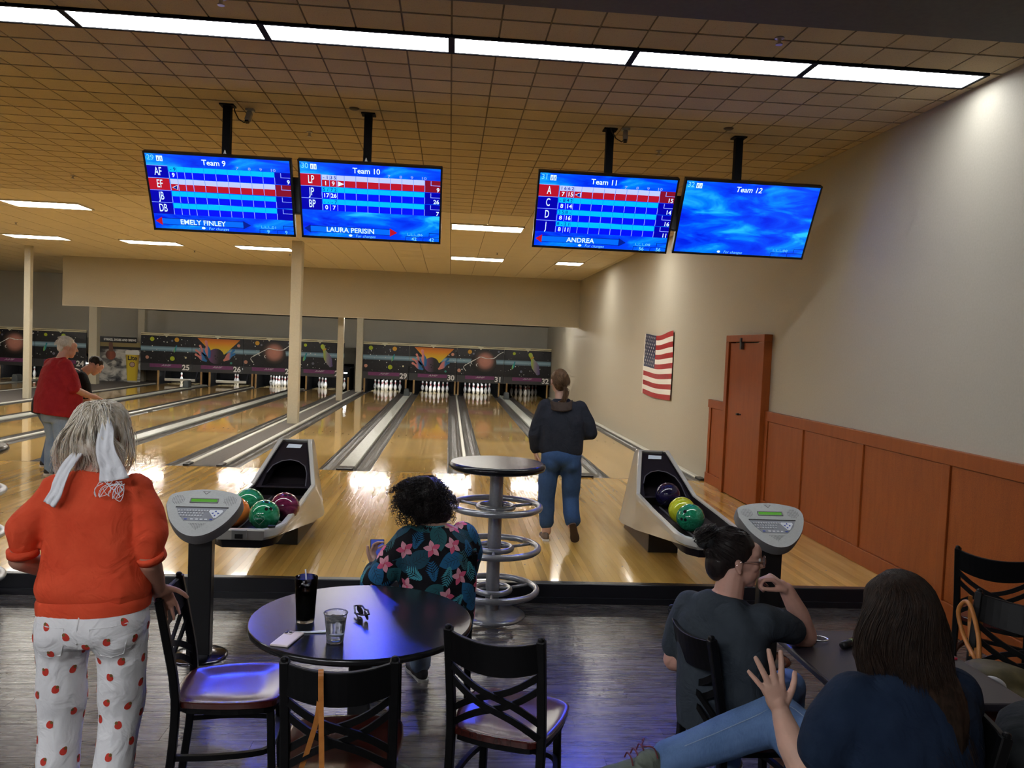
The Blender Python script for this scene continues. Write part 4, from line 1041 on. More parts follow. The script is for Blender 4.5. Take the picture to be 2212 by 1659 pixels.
bm = bmesh.new(); lathe(bm, [(.26,0),(.26,.01),(.07,.026),(0,.026)], 40); obj('base_disc', bm, M['black'], t, smooth=True)
# ------------------------------------------------------------------ cross-back chairs
def seat_wood():
    m = mat('mahogany_seat', (.05,.010,.007), .24, spec=.6, coat=.25, coat_r=.2); t = NT(m)
    n = t.noise(t.coord('Object', (20,2,2)), 2, 5); t.col(t.ramp(n, [(.3,(.034,.006,.005)),(.7,(.07,.013,.009))])); return m
M['seat'] = seat_wood(); M['chair'] = mat('black_steel_frame', (.0028,.0028,.0032), .45, spec=.22)
def make_chair():
    t = empty('cafe_chair')
    # seat: rounded front, narrower back, dished
    out = crv([(-.165,-.195),(-.05,-.215),(.05,-.215),(.165,-.195),(.205,-.05),(.212,.10),(.19,.185),(.10,.215),(0,.222),(-.10,.215),(-.19,.185),(-.212,.10),(-.205,-.05),(-.165,-.195)], 57)[:-1]
    bm = bmesh.new(); n = len(out); rings = []
    for s in (1, .975, .93, .82, .66, .48, .28):
        rr = []
        for px, py in out:
            x_, y_ = px*s, py*s+(1-s)*.0
            d = 0 if s > .93 else -.014*ss(.93, .55, s)
            rr.append(bm.verts.new((x_, y_, .462-(.004 if s == 1 else 0)+d)))
        rings.append(rr)
    low = [bm.verts.new((px*.985, py*.985, .436)) for px, py in out]
    for i in range(n): bm.faces.new((low[i], low[(i+1)%n], rings[0][(i+1)%n], rings[0][i]))
    for a, b in zip(rings, rings[1:]):
        for i in range(n): bm.faces.new((a[i], a[(i+1)%n], b[(i+1)%n], b[i]))
    bm.faces.new(rings[-1]); bm.faces.new(low[::-1])
    st_ = obj('seat', bm, M['seat'], t, auto=.8)
    sq = rectp(.032, .032)
    def post(s): return [(s*.178,-.235,0),(s*.178,-.205,.25),(s*.178,-.195,.44),(s*.178,-.205,.56),(s*.178,-.235,.72),(s*.178,-.265,.87)]
    for s in (-1, 1):
        bm = bmesh.new(); sweep(bm, crv(post(s), 14), sq, fixup=(0,1,0)); sphere(bm, (s*.178,-.2665,.872), (.015,.015,.012), 8, 6); obj('back_post', bm, M['chair'], t, bevel=.004, seg=1)
    for s in (-1, 1):
        bm = bmesh.new(); sweep(bm, [(s*.165,.185,0),(s*.155,.165,.435)], rectp(.03,.03), fixup=(0,1,0)); obj('leg', bm, M['chair'], t, bevel=.004, seg=1)
    # curved top rail
    def cy(u, z): return lerp(-.205, -.265, ss(.56,.87,z))-.0-.035*(1-u*u)
    bm = bmesh.new(); rr = []
    for i in range(13):
        u = -1+2*i/12; zl = .745-.030*(1-u*u); zh = .862-.020*(1-u*u)
        rr.append([bm.verts.new((u*.172, cy(u,z)+o, z)) for z, o in ((zl,-.012),(zl,.012),(zh,.010),(zh,-.010))])
    for a, b in zip(rr, rr[1:]):
        for j in range(4): bm.faces.new((a[j], a[(j+1)%4], b[(j+1)%4], b[j]))
    bm.faces.new(rr[0]); bm.faces.new(rr[-1][::-1]); obj('top_rail', bm, M['chair'], t, bevel=.003, seg=1)
    # double crossing straps
    for s in (-1, 1):
        for off in (-.028, .028):
            P = []
            for i in range(11):
                u = -1+2*i/10; z = .605+s*u*.095+off+.012*math.sin(u*PI)*s*-1
                P.append((u*.172, cy(u, z)+.006*s, z))
            bm = bmesh.new(); sweep(bm, P, rectp(.010,.024), fixup=(0,0,1)); obj('cross_strap', bm, M['chair'], t)
    # seat ring and stretchers
    bm = bmesh.new(); sweep(bm, [(px*.90, py*.90, .424) for px, py in out[::2]], rectp(.022,.026), closed=True, fixup=(0,0,1)); obj('seat_frame', bm, M['chair'], st_)
    bm = bmesh.new()
    P = [(-.176,-.21,.235),(-.185,-.05,.235),(-.17,.10,.235),(-.13,.165,.235),(0,.178,.235),(.13,.165,.235),(.17,.10,.235),(.185,-.05,.235),(.176,-.21,.235)]
    sweep(bm, crv(P, 33), rectp(.018,.022), fixup=(0,0,1)); obj('stretcher', bm, M['chair'], t)
    for s in (-1, 1):
        bm = bmesh.new(); bar(bm, (s*.155,.168,.40), (s*.19,-.0,.43), .016); obj('corner_brace', bm, M['chair'], t)
    return t
ch0 = make_chair()
spots_c = [((-.885,-7.67), math.radians(-84), 'cross-back chair under the hand of the lady in orange'),
 ((-.362,-8.185), math.radians(2), 'cross-back chair with an orange strap over its top rail'),
 ((.262,-7.945), math.radians(-21), 'empty cross-back chair lit blue, right of the orange strap chair'),
 ((-.091,-6.813), math.radians(10), 'cross-back chair occupied by the curly haired person'),
 ((1.21,-8.0), math.radians(-82), 'cross-back chair occupied by the person in grey'),
 ((1.36,-8.73), math.radians(78), 'cross-back chair occupied by the person with long brown hair'),
 ((3.24,-6.636), math.radians(-45), 'empty dark chair standing against the orange wainscot'),
 ((2.38,-7.86), math.radians(130), 'dark chair at far right with a bag strap over its back'),
 ((2.02,-8.72), math.radians(30), 'chair at bottom right with a dark jacket over it')]
chairs = []
for k, ((cx_, cy_), a, lab) in enumerate(spots_c):
    c = ch0 if k == 0 else dup(ch0)
    c.location = (cx_, cy_, ZF); c.rotation_euler = (0,0,a); tag(c, lab, 'chair', 'cross-back chairs'); chairs.append(c)
# ------------------------------------------------------------------ things on the tables
ZT = ZF+.749
def glassm(name, col=(1,1,1), rough=.03, ior=1.3, alpha=None):
    m = mat(name, col, rough, trans=.90 if ior < 1.3 else .93, ior=ior); return m
M['clear'] = glassm('clear_plastic', (.93,.94,.96), .02, 1.25)
t = thing('drink_glass', 'tall clear tumbler of dark cola with a straw on the round table', 'glass', (-.588,-7.735,ZT))
bm = bmesh.new(); lathe(bm, [(0,0),(.036,0),(.0375,.006),(.047,.185),(.0455,.186),(.036,.01),(0,.009)], 32); obj('tumbler', bm, mat('clear_tumbler', (1,1,1), .02, trans=1, ior=1.18), t, smooth=True)
bm = bmesh.new(); lathe(bm, [(0,.011),(.0348,.011),(.0417,.135),(0,.135)], 28); obj('cola', bm, mat('dark_cola', (.018,.006,.004), .1, trans=.0), t, auto=.6)
bm = bmesh.new(); tube(bm, [(.005,.01,.03),(-.002,.025,.14),(-.012,.042,.205)], .003, 8); obj('straw', bm, mat('clear_straw', (.6,.6,.65), .3), t, smooth=True)
for k in range(5):
    bm = bmesh.new(); a = k*1.3; sphere(bm, (.018*math.cos(a), .018*math.sin(a), .137), (.012,.011,.008), 8, 6); obj('ice_cube', bm, M['clear'], t.children[1])
t = thing('plastic_cup', 'small clear plastic cup of iced water on the round table', 'cup', (-.434,-7.965,ZT))
bm = bmesh.new(); lathe(bm, [(0,0),(.031,0),(.033,.004),(.034,.02),(.043,.108),(.046,.112),(.0465,.116),(.044,.117),(.0415,.109),(.033,.018),(.030,.006),(0,.006)], 36); obj('cup_wall', bm, M['clear'], t, smooth=True)
bm = bmesh.new(); lathe(bm, [(0,.007),(.0295,.007),(.0322,.018),(.0398,.092),(0,.092)], 30); obj('water', bm, glassm('water', (.95,.97,1), .0, 1.33), t, auto=.6)
for k in range(6):
    bm = bmesh.new(); a = k*1.1; sphere(bm, (.02*math.cos(a), .02*math.sin(a), .085+.004*(k%3)), (.011,.010,.009), 8, 6); obj('ice_cube', bm, M['clear'], t.children[1])
t = thing('white_knife', 'white plastic knife lying by the tumbler', 'knife', (-.53,-7.872,ZT+.002), math.radians(8))
bm = bmesh.new(); poly(bm, crv([(-.105,-.005),(-.10,-.009),(-.03,-.006),(.03,-.007),(.09,-.006),(.105,.002),(.085,.008),(.02,.006),(-.03,.005),(-.10,.008),(-.105,.004),(-.105,-.005)], 45)[:-1], 0, .004); obj('knife_blade', bm, mat('white_plastic', (.72,.78,.80), .35), t)
t = thing('smartphone', 'pale pink phone lying face down near the table edge', 'phone', (-.617,-7.955,ZT), math.radians(-14))
bm = bmesh.new(); bx(bm, -.037, .037, -.075, .075, 0, .009); obj('phone_body', bm, mat('pale_pink_case', (.72,.62,.61), .35), t, bevel=.006, seg=3)
bm = bmesh.new(); bx(bm, -.034, -.002, .036, .070, .0085, .0112); obj('camera_plate', bm, mat('pale_camera_plate', (.55,.48,.47), .3), t, bevel=.005)
for a, b in ((-.026,.060),(-.026,.045),(-.011,.053)):
    bm = bmesh.new(); lathe(bm, [(.0065,.011),(.006,.013),(0,.013)], 14, (a,b,0)); obj('camera_lens', bm, M['black'], t)
t = thing('sunglasses', 'black sunglasses lying folded on the round table', 'sunglasses', (-.352,-7.69,ZT), math.radians(118))
lens = mat('smoked_lens', (.01,.008,.012), .06)
for s in (-1, 1):
    bm = bmesh.new(); Mx = Matrix.Translation((s*.034,0,.004)) @ Matrix.Rotation(math.radians(78), 4, 'X') @ Matrix.Rotation(s*.1, 4, 'Y'); poly(bm, [(q[0], q[1]+.02) for q in disc2(0, 0, .027, 18, .019)], -.0015, .0015, Mx); obj('lens', bm, lens, t)
    bm = bmesh.new(); tube(bm, [(s*.062,.004,.036),(s*.064,.018,.036),(s*.02,.026+.006*s,.022),(-s*.045,.030+.006*s,.012)], .0035, 6); obj('temple_arm', bm, M['tabledge'], t)
bm = bmesh.new(); tube(bm, [(-.064,.004,.036),(-.03,-.004,.042),(0,-.002,.038),(.03,-.004,.042),(.064,.004,.036)], .004, 6); obj('brow_bar', bm, M['tabledge'], t)
# right-hand table
t = thing('key_bunch', 'bunch of keys with a silver carabiner on the square table', 'keys', (1.545,-7.885,ZT+.001), .3)
bm = bmesh.new(); sweep(bm, crv([(-.032,-.02,.008),(.0,-.032,.008),(.03,-.02,.008),(.03,.012,.008),(.0,.026,.008),(-.026,.018,.008),(-.032,-.02,.008)], 30)[:-1], circ(.0038,8), closed=True); obj('carabiner', bm, mat('bright_aluminium', (.7,.7,.72), .25, metal=1), t, smooth=True)
for k in range(3):
    a = 2.6+k*.5; bm = bmesh.new(); d = Vector((math.cos(a), math.sin(a), 0)); bar(bm, Vector((-.02,.0,.004+.003*k)), Vector((-.02,0,.004+.003*k))+d*.055, .011, .002); lathe(bm, [(0,.002+.003*k),(.011,.002+.003*k),(.011,.0045+.003*k),(0,.0045+.003*k)], 12, (-.02+d.x*.006, d.y*.006, 0)); obj('key', bm, steel, t)
bm = bmesh.new(); bx(bm, -.075, -.025, -.005, .025, 0, .014); obj('key_fob', bm, M['black'], t, bevel=.005)
t = thing('lip_balm', 'small teal and black tube beside the keys', 'tube', (1.635,-7.955,ZT+.016), math.radians(35))
bm = bmesh.new(); lathe(bm, [(0,-.045),(.014,-.045),(.016,-.02),(.016,.01)], 16); 
for v in bm.verts: v.co = Matrix.Rotation(PI/2, 4, 'Y') @ v.co
obj('tube_body', bm, M['black'], t, smooth=True)
bm = bmesh.new(); lathe(bm, [(.016,.01),(.016,.05),(.012,.055),(0,.055)], 16)
for v in bm.verts: v.co = Matrix.Rotation(PI/2, 4, 'Y') @ v.co
obj('tube_cap', bm, swirl('teal_amber_cap', [(.02,.25,.22),(.3,.3,.05)], 3), t, smooth=True)
t = thing('red_phone', 'phone in a red case on the square table', 'phone', (1.945,-8.06,ZT), math.radians(12))
obj('phone_body', box(-.075, .075, -.037, .037, 0, .009), mat('red_case', (.55,.012,.05), .4), t, bevel=.005)
obj('phone_screen', box(-.069, .069, -.031, .031, .008, .0096), M['black'], t)
# strap, bags
t = thing('orange_strap', 'long orange leather strap hanging over the chair top rail', 'strap', (-.345,-8.185,ZF), math.radians(2))
om = noisy('tan_leather', (.36,.13,.025), (.46,.18,.04), .45, 30)
bm = bmesh.new(); sweep(bm, crv([(-.055,-.318,.10),(-.058,-.318,.45),(-.07,-.314,.76),(-.072,-.318,.835),(-.074,-.302,.846),(-.076,-.286,.835),(-.082,-.275,.70),(-.115,-.235,.56),(-.14,-.20,.475)], 40), rectp(.0025,.017), fixup=(1,0,0)); obj('strap_band', bm, om, t)
# ------------------------------------------------------------------ figure tools
from mathutils.bvhtree import BVHTree
V = Vector
class Blob:
    """overlapping closed pieces, fused into one continuous skin by a voxel remesh"""
    def __init__(s): s.bm = bmesh.new()
    def ell(s, c, r, rot=None, seg=16): sphere(s.bm, c, r, seg, max(8, seg*2//3), M=rot)
    def cone(s, a, ra, b, rb, n=14):
        a = V(a); b = V(b); d = (b-a)
        s.ell(a, ra, seg=12); s.ell(b, rb, seg=12)
        if d.length < 1e-4: return
        q = d.to_track_quat('Z','Y').to_matrix()
        A = [s.bm.verts.new(a+q @ V((ra*math.cos(2*PI*i/n), ra*math.sin(2*PI*i/n), 0))) for i in range(n)]
        B = [s.bm.verts.new(b+q @ V((rb*math.cos(2*PI*i/n), rb*math.sin(2*PI*i/n), 0))) for i in range(n)]
        for i in range(n): s.bm.faces.new((A[i], A[(i+1)%n], B[(i+1)%n], B[i]))
        s.bm.faces.new(A[::-1]); s.bm.faces.new(B)
    def chain(s, pts, n=14):
        for (a, ra), (b, rb) in zip(pts, pts[1:]): s.cone(a, ra, b, rb, n)
    def loft(s, rings, right=(1,0,0), n=28, p=2.3, sub=4):
        """rings: (centre, rx, ry[, yaw]); smooth through them; ry is measured across the ring's own forward"""
        data = [(*r[0], r[1], r[2], r[3] if len(r) > 3 else 0) for r in rings]
        data = crv(data, (len(data)-1)*sub+1)
        C_ = [V(d[:3]) for d in data]; prev = None; R0 = V(right)
        for i, d in enumerate(data):
            t = (C_[min(i+1,len(C_)-1)]-C_[max(i-1,0)]).normalized()
            r = (R0-t*R0.dot(t)).normalized(); f = t.cross(r)
            r2 = r*math.cos(d[5])+f*math.sin(d[5]); f2 = -r*math.sin(d[5])+f*math.cos(d[5])
            ring = []
            for k in range(n):
                a = 2*PI*k/n; c, sn = math.cos(a), math.sin(a); e = 2/p
                ring.append(s.bm.verts.new(C_[i]+r2*(d[3]*math.copysign(abs(c)**e, c))+f2*(d[4]*math.copysign(abs(sn)**e, sn))))
            if prev:
                for k in range(n): s.bm.faces.new((prev[k], prev[(k+1)%n], ring[(k+1)%n], ring[k]))
            else: s.bm.faces.new(ring[::-1])
            prev = ring
        s.bm.faces.new(prev)
    def build(s, name, m, parent=None, vox=.008, smooth=4, disp=None, mats=None):
        bmesh.ops.recalc_face_normals(s.bm, faces=s.bm.faces[:])
        me = bpy.data.meshes.new('tmp'); s.bm.to_mesh(me); s.bm.free()
        o = bpy.data.objects.new('tmp', me); TMP.collection.objects.link(o)
        r = o.modifiers.new('r', 'REMESH'); r.mode = 'VOXEL'; r.voxel_size = vox
        if smooth: q = o.modifiers.new('s', 'SMOOTH'); q.factor = .5; q.iterations = smooth
        new = bake(o)
        bpy.data.objects.remove(o); bpy.data.meshes.remove(me)
        new.name = name; setmat(new, m)
        if disp:
            n = len(new.vertices); co = np.empty(n*3); new.vertices.foreach_get('co', co); co = co.reshape(-1,3)
            no = np.empty(n*3); new.vertices.foreach_get('normal', no); no = no.reshape(-1,3)
            co = co+no*disp(co, no)[:,None]; new.vertices.foreach_set('co', co.ravel()); new.update()
        new.polygons.foreach_set('use_smooth', [True]*len(new.polygons))
        return link(name, new, parent)
def folds(amp=.004, freq=28, seed=0, dirs=5, stretch=(1,1,.5)):
    rng = np.random.RandomState(seed); K = rng.normal(size=(dirs,3))*np.array(stretch); K /= np.linalg.norm(K, axis=1)[:,None]
    K *= freq*rng.uniform(.5, 1.5, size=(dirs,1)); ph = rng.uniform(0, 6, dirs); K2 = rng.normal(size=(dirs,3))*freq*.25
    def f(co, no):
        w = np.zeros(len(co))
        for i in range(dirs):
            warp = 1.3*np.sin(co@K2[i]+ph[i]*2); w += 1-2*np.abs(np.sin(co@K[i]*.5+ph[i]+warp))
        return amp*w/dirs*1.6
    return f
def cloth(name, c0, c1, rough=.85, fine=700, bump=.25, broad=14):
    m = mat(name, c0, rough, spec=.25); t = NT(m); v = t.coord('Object'); n = t.noise(v, broad, 4); f = t.noise(v, fine, 2)
    t.col(t.ramp(n, [(.3,c0),(.7,c1)]))
    b1 = t.n('ShaderNodeBump'); b1.inputs['Strength'].default_value = bump; b1.inputs['Distance'].default_value = .002; t.l(f, b1.inputs['Height'])
    b2 = t.n('ShaderNodeBump'); b2.inputs['Strength'].default_value = .55; b2.inputs['Distance'].default_value = .03; t.l(t.noise(v, 9, 3, .5, 1.0), b2.inputs['Height'])
    t.l(b1.outputs[0], b2.inputs['Normal']); t.l(b2.outputs[0], t.b.inputs['Normal']); return m
def denim(name, c0, c1):
    m = mat(name, c0, .85, spec=.2); t = NT(m); v = t.coord('Object'); n = t.noise(v, 7, 4, .55, .4); w = t.noise(t.coord('Object', (1,1,.12)), 260, 2)
    t.col(t.mix(t.math('MULTIPLY', w, .5), t.ramp(n, [(.3,c0),(.72,c1)]), tuple(min(1,c*1.5) for c in c1))); t.bump(t.noise(v, 16, 3), .3, .012); return m
def skin(name, c):
    m = mat(name, c, .5, spec=.35, sub=.12); t = NT(m); v = t.coord('Object'); n = t.noise(v, 18, 4)
    t.col(t.ramp(n, [(.3, tuple(x*.88 for x in c)), (.7, (min(1,c[0]*1.08), c[1]*1.0, c[2]*1.0))])); t.bump(t.noise(v, 240, 2), .08, .001); return m
def hairm(name, c0, c1, rough=.42):
    m = mat(name, c0, rough, spec=.22); t = NT(m); n = t.noise(t.coord('Object', (1,1,.25)), 90, 3); t.col(t.ramp(n, [(.3,c0),(.7,c1)])); return m
def head(B, c, R, k=1.0, nose=1.0, ears=True):
    """R: 3x3 with columns right, forward, up"""
    c = V(c)
    def P(x, y, z): return c+R @ V((x*k, y*k, z*k))
    def E(p, r, q=None): B.ell(P(*p), tuple(x*k for x in r), rot=R if q is None else q)
    E((0,-.018,.028), (.074,.095,.082)); E((0,.012,.0), (.068,.080,.075)); E((0,.028,-.05), (.056,.062,.062)); E((0,.052,-.092), (.030,.030,.024)); E((0,.060,.035), (.055,.034,.035))
    E((0,.079,.022), (.044,.012,.010)); B.cone(P(0,.088,.016), .0075*k, P(0,.106*nose,-.024), .0105*k, 10); E((-.010,.094,-.028), (.008,.010,.007)); E((.010,.094,-.028), (.008,.010,.007))
    E((0,.083,-.053), (.021,.012,.0065)); E((0,.081,-.064), (.019,.012,.0075)); E((-.035,.055,-.022), (.022,.026,.022)); E((.035,.055,-.022), (.022,.026,.022))
    for s in (-1, 1):
        E((s*.030,.074,.006), (.013,.010,.008))
        if ears:
            E((s*.077,-.008,-.012), (.007,.017,.026)); E((s*.081,-.014,.002), (.006,.014,.016)); E((s*.079,-.004,-.036), (.007,.009,.010))
def hand(B, w, d, n, side, curls, spread=.22, k=1.0, thumb=(.9,.25,.5), tcurl=.3, fat=1.0):
    """w wrist, d wrist to knuckles, n the way the palm faces, side +1 if the thumb lies along d x n"""
    w = V(w); d = V(d).normalized(); n = V(n); n = (n-d*n.dot(d)).normalized(); s = d.cross(n)*side
    rot = Matrix((s, d, n)).transposed()
    B.ell(w+d*.045*k, (.036*k,.055*k,.0155*k), rot=rot); B.ell(w+d*.072*k, (.040*k,.026*k,.0135*k), rot=rot); B.ell(w+d*.03*k+s*.022*k+n*.006*k, (.018*k,.032*k,.014*k), rot=rot)
    B.cone(w, .023*k, w+d*.03*k, .024*k, 10)
    L = [(.040,.025,.021),(.044,.029,.022),(.041,.027,.021),(.032,.020,.018)]; X = [.029,.0095,-.0105,-.029]; D = [.086,.090,.086,.078]; RR = [.0088*fat,.0092*fat,.0088*fat,.0076*fat]
    for i in range(4):
        p = w+d*D[i]*k+s*X[i]*k; a = spread*(1.5-i)/1.5; dd = d*math.cos(a)+s*math.sin(a); nn = n; ang = 0; r = RR[i]*k
        q0 = w+d*.05*k+s*X[i]*.8*k; B.cone(q0, r*1.05, p, r*1.08, 10)
        for j in range(3):
            ang += curls[i][j]; v = dd*math.cos(ang)+nn*math.sin(ang); p2 = p+v*L[i][j]*k
            r2 = r*(.93 if j < 2 else .84); B.cone(p, r, p2, r2, 10); p, r = p2, r2
    p = w+d*.022*k+s*.026*k; v = (s*thumb[0]+n*thumb[1]+d*thumb[2]).normalized(); p2 = p+v*.042*k; B.cone(p, .0135*k, p2, .0108*k, 10)
    v2 = (v+(d*.9-s*.5+n*.35)*tcurl).normalized(); p3 = p2+v2*.030*k; B.cone(p2, .0105*k, p3, .0098*k, 10); v3 = (v2+(d*.6-s*.5+n*.3)*tcurl).normalized(); B.cone(p3, .0098*k, p3+v3*.020*k, .0080*k, 10)
STRAIGHT = [(.12,.12,.1)]*4
def strands(name, paths, r, m, parent, taper=.35):
    """paths: array N x K x 3 -> one mesh of thin three-sided tubes"""
    P = np.asarray(paths, float); N, K, _ = P.shape
    T = np.gradient(P, axis=1); T /= np.linalg.norm(T, axis=2, keepdims=True)+1e-9
    ref = np.random.normal(size=(N,1,3)); A = np.cross(T, ref); A /= np.linalg.norm(A, axis=2, keepdims=True)+1e-9; Bv = np.cross(T, A)
    prof = np.linspace(1, taper, K); prof[-1] = .1; rr = (r*np.random.uniform(.6, 1.4, N))[:,None]*prof[None,:]
    vs = np.stack([P+(A*math.cos(a)+Bv*math.sin(a))*rr[:,:,None] for a in (0, 2*PI/3, 4*PI/3)], axis=2)   # N K 3 3
    idx = np.arange(N*K*3).reshape(N, K, 3); F = []
    for j in range(3):
        a = idx[:,:-1,j]; b = idx[:,:-1,(j+1)%3]; c = idx[:,1:,(j+1)%3]; d = idx[:,1:,j]; F.append(np.stack([a,b,c,d], -1).reshape(-1,4))
    F = np.concatenate(F); me = bpy.data.meshes.new(name); me.vertices.add(N*K*3); me.vertices.foreach_set('co', vs.reshape(-1))
    me.loops.add(len(F)*4); me.loops.foreach_set('vertex_index', F.reshape(-1).astype(np.int32)); me.polygons.add(len(F))
    me.polygons.foreach_set('loop_start', (np.arange(len(F))*4).astype(np.int32)); me.polygons.foreach_set('loop_total', np.full(len(F), 4, np.int32)); me.polygons.foreach_set('use_smooth', np.ones(len(F), bool)); me.update(calc_edges=True); me.validate()
    setmat(me, m); o = link(name, me, parent); o['kind'] = 'stuff'; return o
def ctrl(pts, K=14): return np.array(crv(pts, K))
def surf(o):
    bm = bmesh.new(); bm.from_mesh(o.data); t = BVHTree.FromBMesh(bm); bm.free(); return t
def decal(bm, bvh, p, n, up, outline, off=.0015, mi=0, rings=3):
    """lay a flat outline [(u,v)] onto the surface around p"""
    n = V(n).normalized(); u = V(up).cross(n).normalized(); v = n.cross(u); p = V(p); k = len(outline)
    def snap(a, b):
        q = p+u*a+v*b; h = bvh.find_nearest(q)
        if h[0] is None: return None
        nn = h[1]
        if nn.dot(n) < 0: nn = -nn
        return h[0]+nn*off
    cx = sum(a for a, b in outline)/k; cy_ = sum(b for a, b in outline)/k
    c = bm.verts.new(snap(cx, cy_)); prev = None
    for j in range(1, rings+1):
        f = j/rings; ring = [bm.verts.new(snap(cx+(a-cx)*f, cy_+(b-cy_)*f)) for a, b in outline]
        for i in range(k):
            if prev is None: fc = bm.faces.new((c, ring[i], ring[(i+1)%k]))
            else: fc = bm.faces.new((prev[i], ring[i], ring[(i+1)%k], prev[(i+1)%k]))
            fc.material_index = mi
        prev = ring
def scatter(o, gap, seed=0, test=None, tries=4000):
    rng = random.Random(seed); out = []; me = o.data; n = len(me.vertices)
    for _ in range(tries):
        v = me.vertices[rng.randrange(n)]
        if test and not test(v.co, v.normal): continue
        if all((v.co-q[0]).length > gap for q in out): out.append((v.co.copy(), v.normal.copy()))
    return out
def rotm(yaw=0, pitch=0, roll=0):
    """head frame: yaw to the left +, pitch down -, roll"""
    return (Euler((0,0,yaw)).to_matrix() @ Euler((pitch,0,0)).to_matrix() @ Euler((0,roll,0)).to_matrix())
def person(label, loc, rz): return thing('person', label, 'person', loc, rz, 'people in the bowling alley')
def shoe(par, heel, toe, up, m, sole, w=.045, h=.07, name='shoe'):
    heel = V(heel); toe = V(toe); up = V(up); d = (toe-heel); L = d.length; d.normalize(); up = (up-d*up.dot(d)).normalized(); s = d.cross(up); rot = Matrix((s, d, up)).transposed()
    B = Blob(); B.ell(heel+d*.04+up*h*.55, (w*.8,.055,h*.60), rot=rot); B.ell(heel+d*L*.45+up*h*.42, (w*.88,L*.40,h*.45), rot=rot); B.ell(toe-d*.06+up*h*.33, (w*.98,.075,h*.36), rot=rot); B.ell(heel+d*.045+up*h*.95, (w*.72,.045,h*.35), rot=rot)
    o = B.build(name, m, par, .006, 2)
    bm = bmesh.new(); out = crv([(-w*.7,0.0),(0,-.012),(w*.7,0),(w*.75,.06),(w*.82,L*.5),(w*1.02,L*.74),(w*.75,L*.95),(0,L*1.02),(-w*.75,L*.95),(-w*.95,L*.74),(-w*.75,L*.5),(-w*.7,.06),(-w*.7,0)], 37)[:-1]
    Mx = rot.to_4x4(); Mx.translation = heel
    poly(bm, out, -.004, .018, Mx); obj('sole', bm, sole, o, bevel=.004); return o
def eyes(par, c, R, k=1.0, iris=(.05,.03,.02)):
    for s in (-1, 1):
        bm = bmesh.new(); sphere(bm, V(c)+R @ V((s*.030*k,.0775*k,.008*k)), .0115*k, 12, 8); obj('eye', bm, mat('eye_white', (.6,.58,.55), .2) if 'eye_white' not in bpy.data.materials else bpy.data.materials['eye_white'], par, smooth=True)
        bm = bmesh.new(); sphere(bm, V(c)+R @ V((s*.030*k,.0845*k,.008*k)), .0052*k, 10, 6); obj('iris', bm, mat('iris', iris, .2) if 'iris' not in bpy.data.materials else bpy.data.materials['iris'], par, smooth=True)
SKIN_A = skin('skin_tan', (.40,.21,.145)); SKIN_B = skin('skin_fair', (.52,.33,.25)); SKIN_C = skin('skin_rosy', (.50,.29,.225))
DEN_L = denim('light_denim', (.16,.22,.30), (.25,.33,.43)); DEN_M = denim('mid_denim', (.016,.040,.10), (.040,.082,.18)); DEN_D = denim('blue_denim', (.045,.09,.19), (.095,.16,.30))
SOLE_W = mat('white_rubber_sole', (.6,.58,.55), .6); SOLE_B = mat('dark_sole', (.05,.03,.025), .6); SHOE_D = cloth('charcoal_shoe', (.035,.033,.034), (.055,.052,.052)); SHOE_T = cloth('taupe_suede', (.12,.085,.065), (.17,.125,.10))
# ------------------------------------------------------------------ lady in orange
pz = person('lady in puff-sleeve orange top and white strawberry print trousers, hand on chair', (-1.34,-7.95,ZF), 0)
RH = rotm(-.25, -.28, .06); hc = (.02,.03,1.525)
B = Blob(); head(B, hc, RH)
B.cone((.0,-.01,1.36), .056, (.015,.015,1.46), .052)
B.loft([((0,0,.80),.15,.10),((0,-.01,.92),.16,.11),((0,0,1.05),.15,.10),((0,0,1.22),.155,.10),((0,-.005,1.31),.12,.075),((0,-.005,1.38),.06,.05)])
B.chain([((.135,0,1.31),.042),((.205,-.035,1.12),.041),((.212,-.035,1.05),.041),((.214,.03,.965),.032),((.214,.055,.93),.026)])
hand(B, (.214,.055,.93), (.06,.6,-.7), (.3,-.6,-.35), -1, [(.5,.7,.4),(.55,.7,.4),(.6,.7,.4),(.6,.7,.4)], .15, thumb=(.8,.3,.6))
B.chain([((-.135,0,1.31),.042),((-.235,-.042,1.13),.041),((-.252,-.04,1.055),.042),((-.195,.10,.97),.034),((-.165,.155,.94),.027)])
hand(B, (-.165,.155,.94), (.6,.6,-.3), (.3,-.9,0), 1, STRAIGHT)
B.chain([((-.10,-.01,.80),.07),((-.120,.01,.46),.055),((-.118,-.03,.10),.038)]); B.chain([((.10,-.01,.80),.07),((.096,.02,.47),.055),((.082,-.04,.10),.038)])
B.build('body', SKIN_A, pz, .0055, 3)
ORANGE = cloth('orange_knit', (.62,.062,.022), (.70,.085,.032), .8, 420, .3)
B = Blob()
B.loft([((0,-.005,.90),.194,.126),((0,-.008,.955),.206,.140),((0,-.005,1.02),.192,.130),((0,0,1.12),.184,.124),((0,-.002,1.24),.182,.118),((0,-.006,1.325),.158,.098),((.002,-.006,1.372),.105,.078),((.004,-.004,1.395),.072,.064)], p=2.5)
for s, el in ((1,(.212,-.035,1.10)),(-1,(-.240,-.042,1.115))):
    e = V(el); B.chain([((s*.145,-.002,1.325),.058),((s*.182,-.012,1.245),.066),(e+V((0,.005,.055)),.067),(e,.053)]); B.ell((s*.162,-.002,1.330), (.045,.055,.045))
tp = B.build('puff_sleeve_top', ORANGE, pz, .007, 4, folds(.0085, 22, 3))
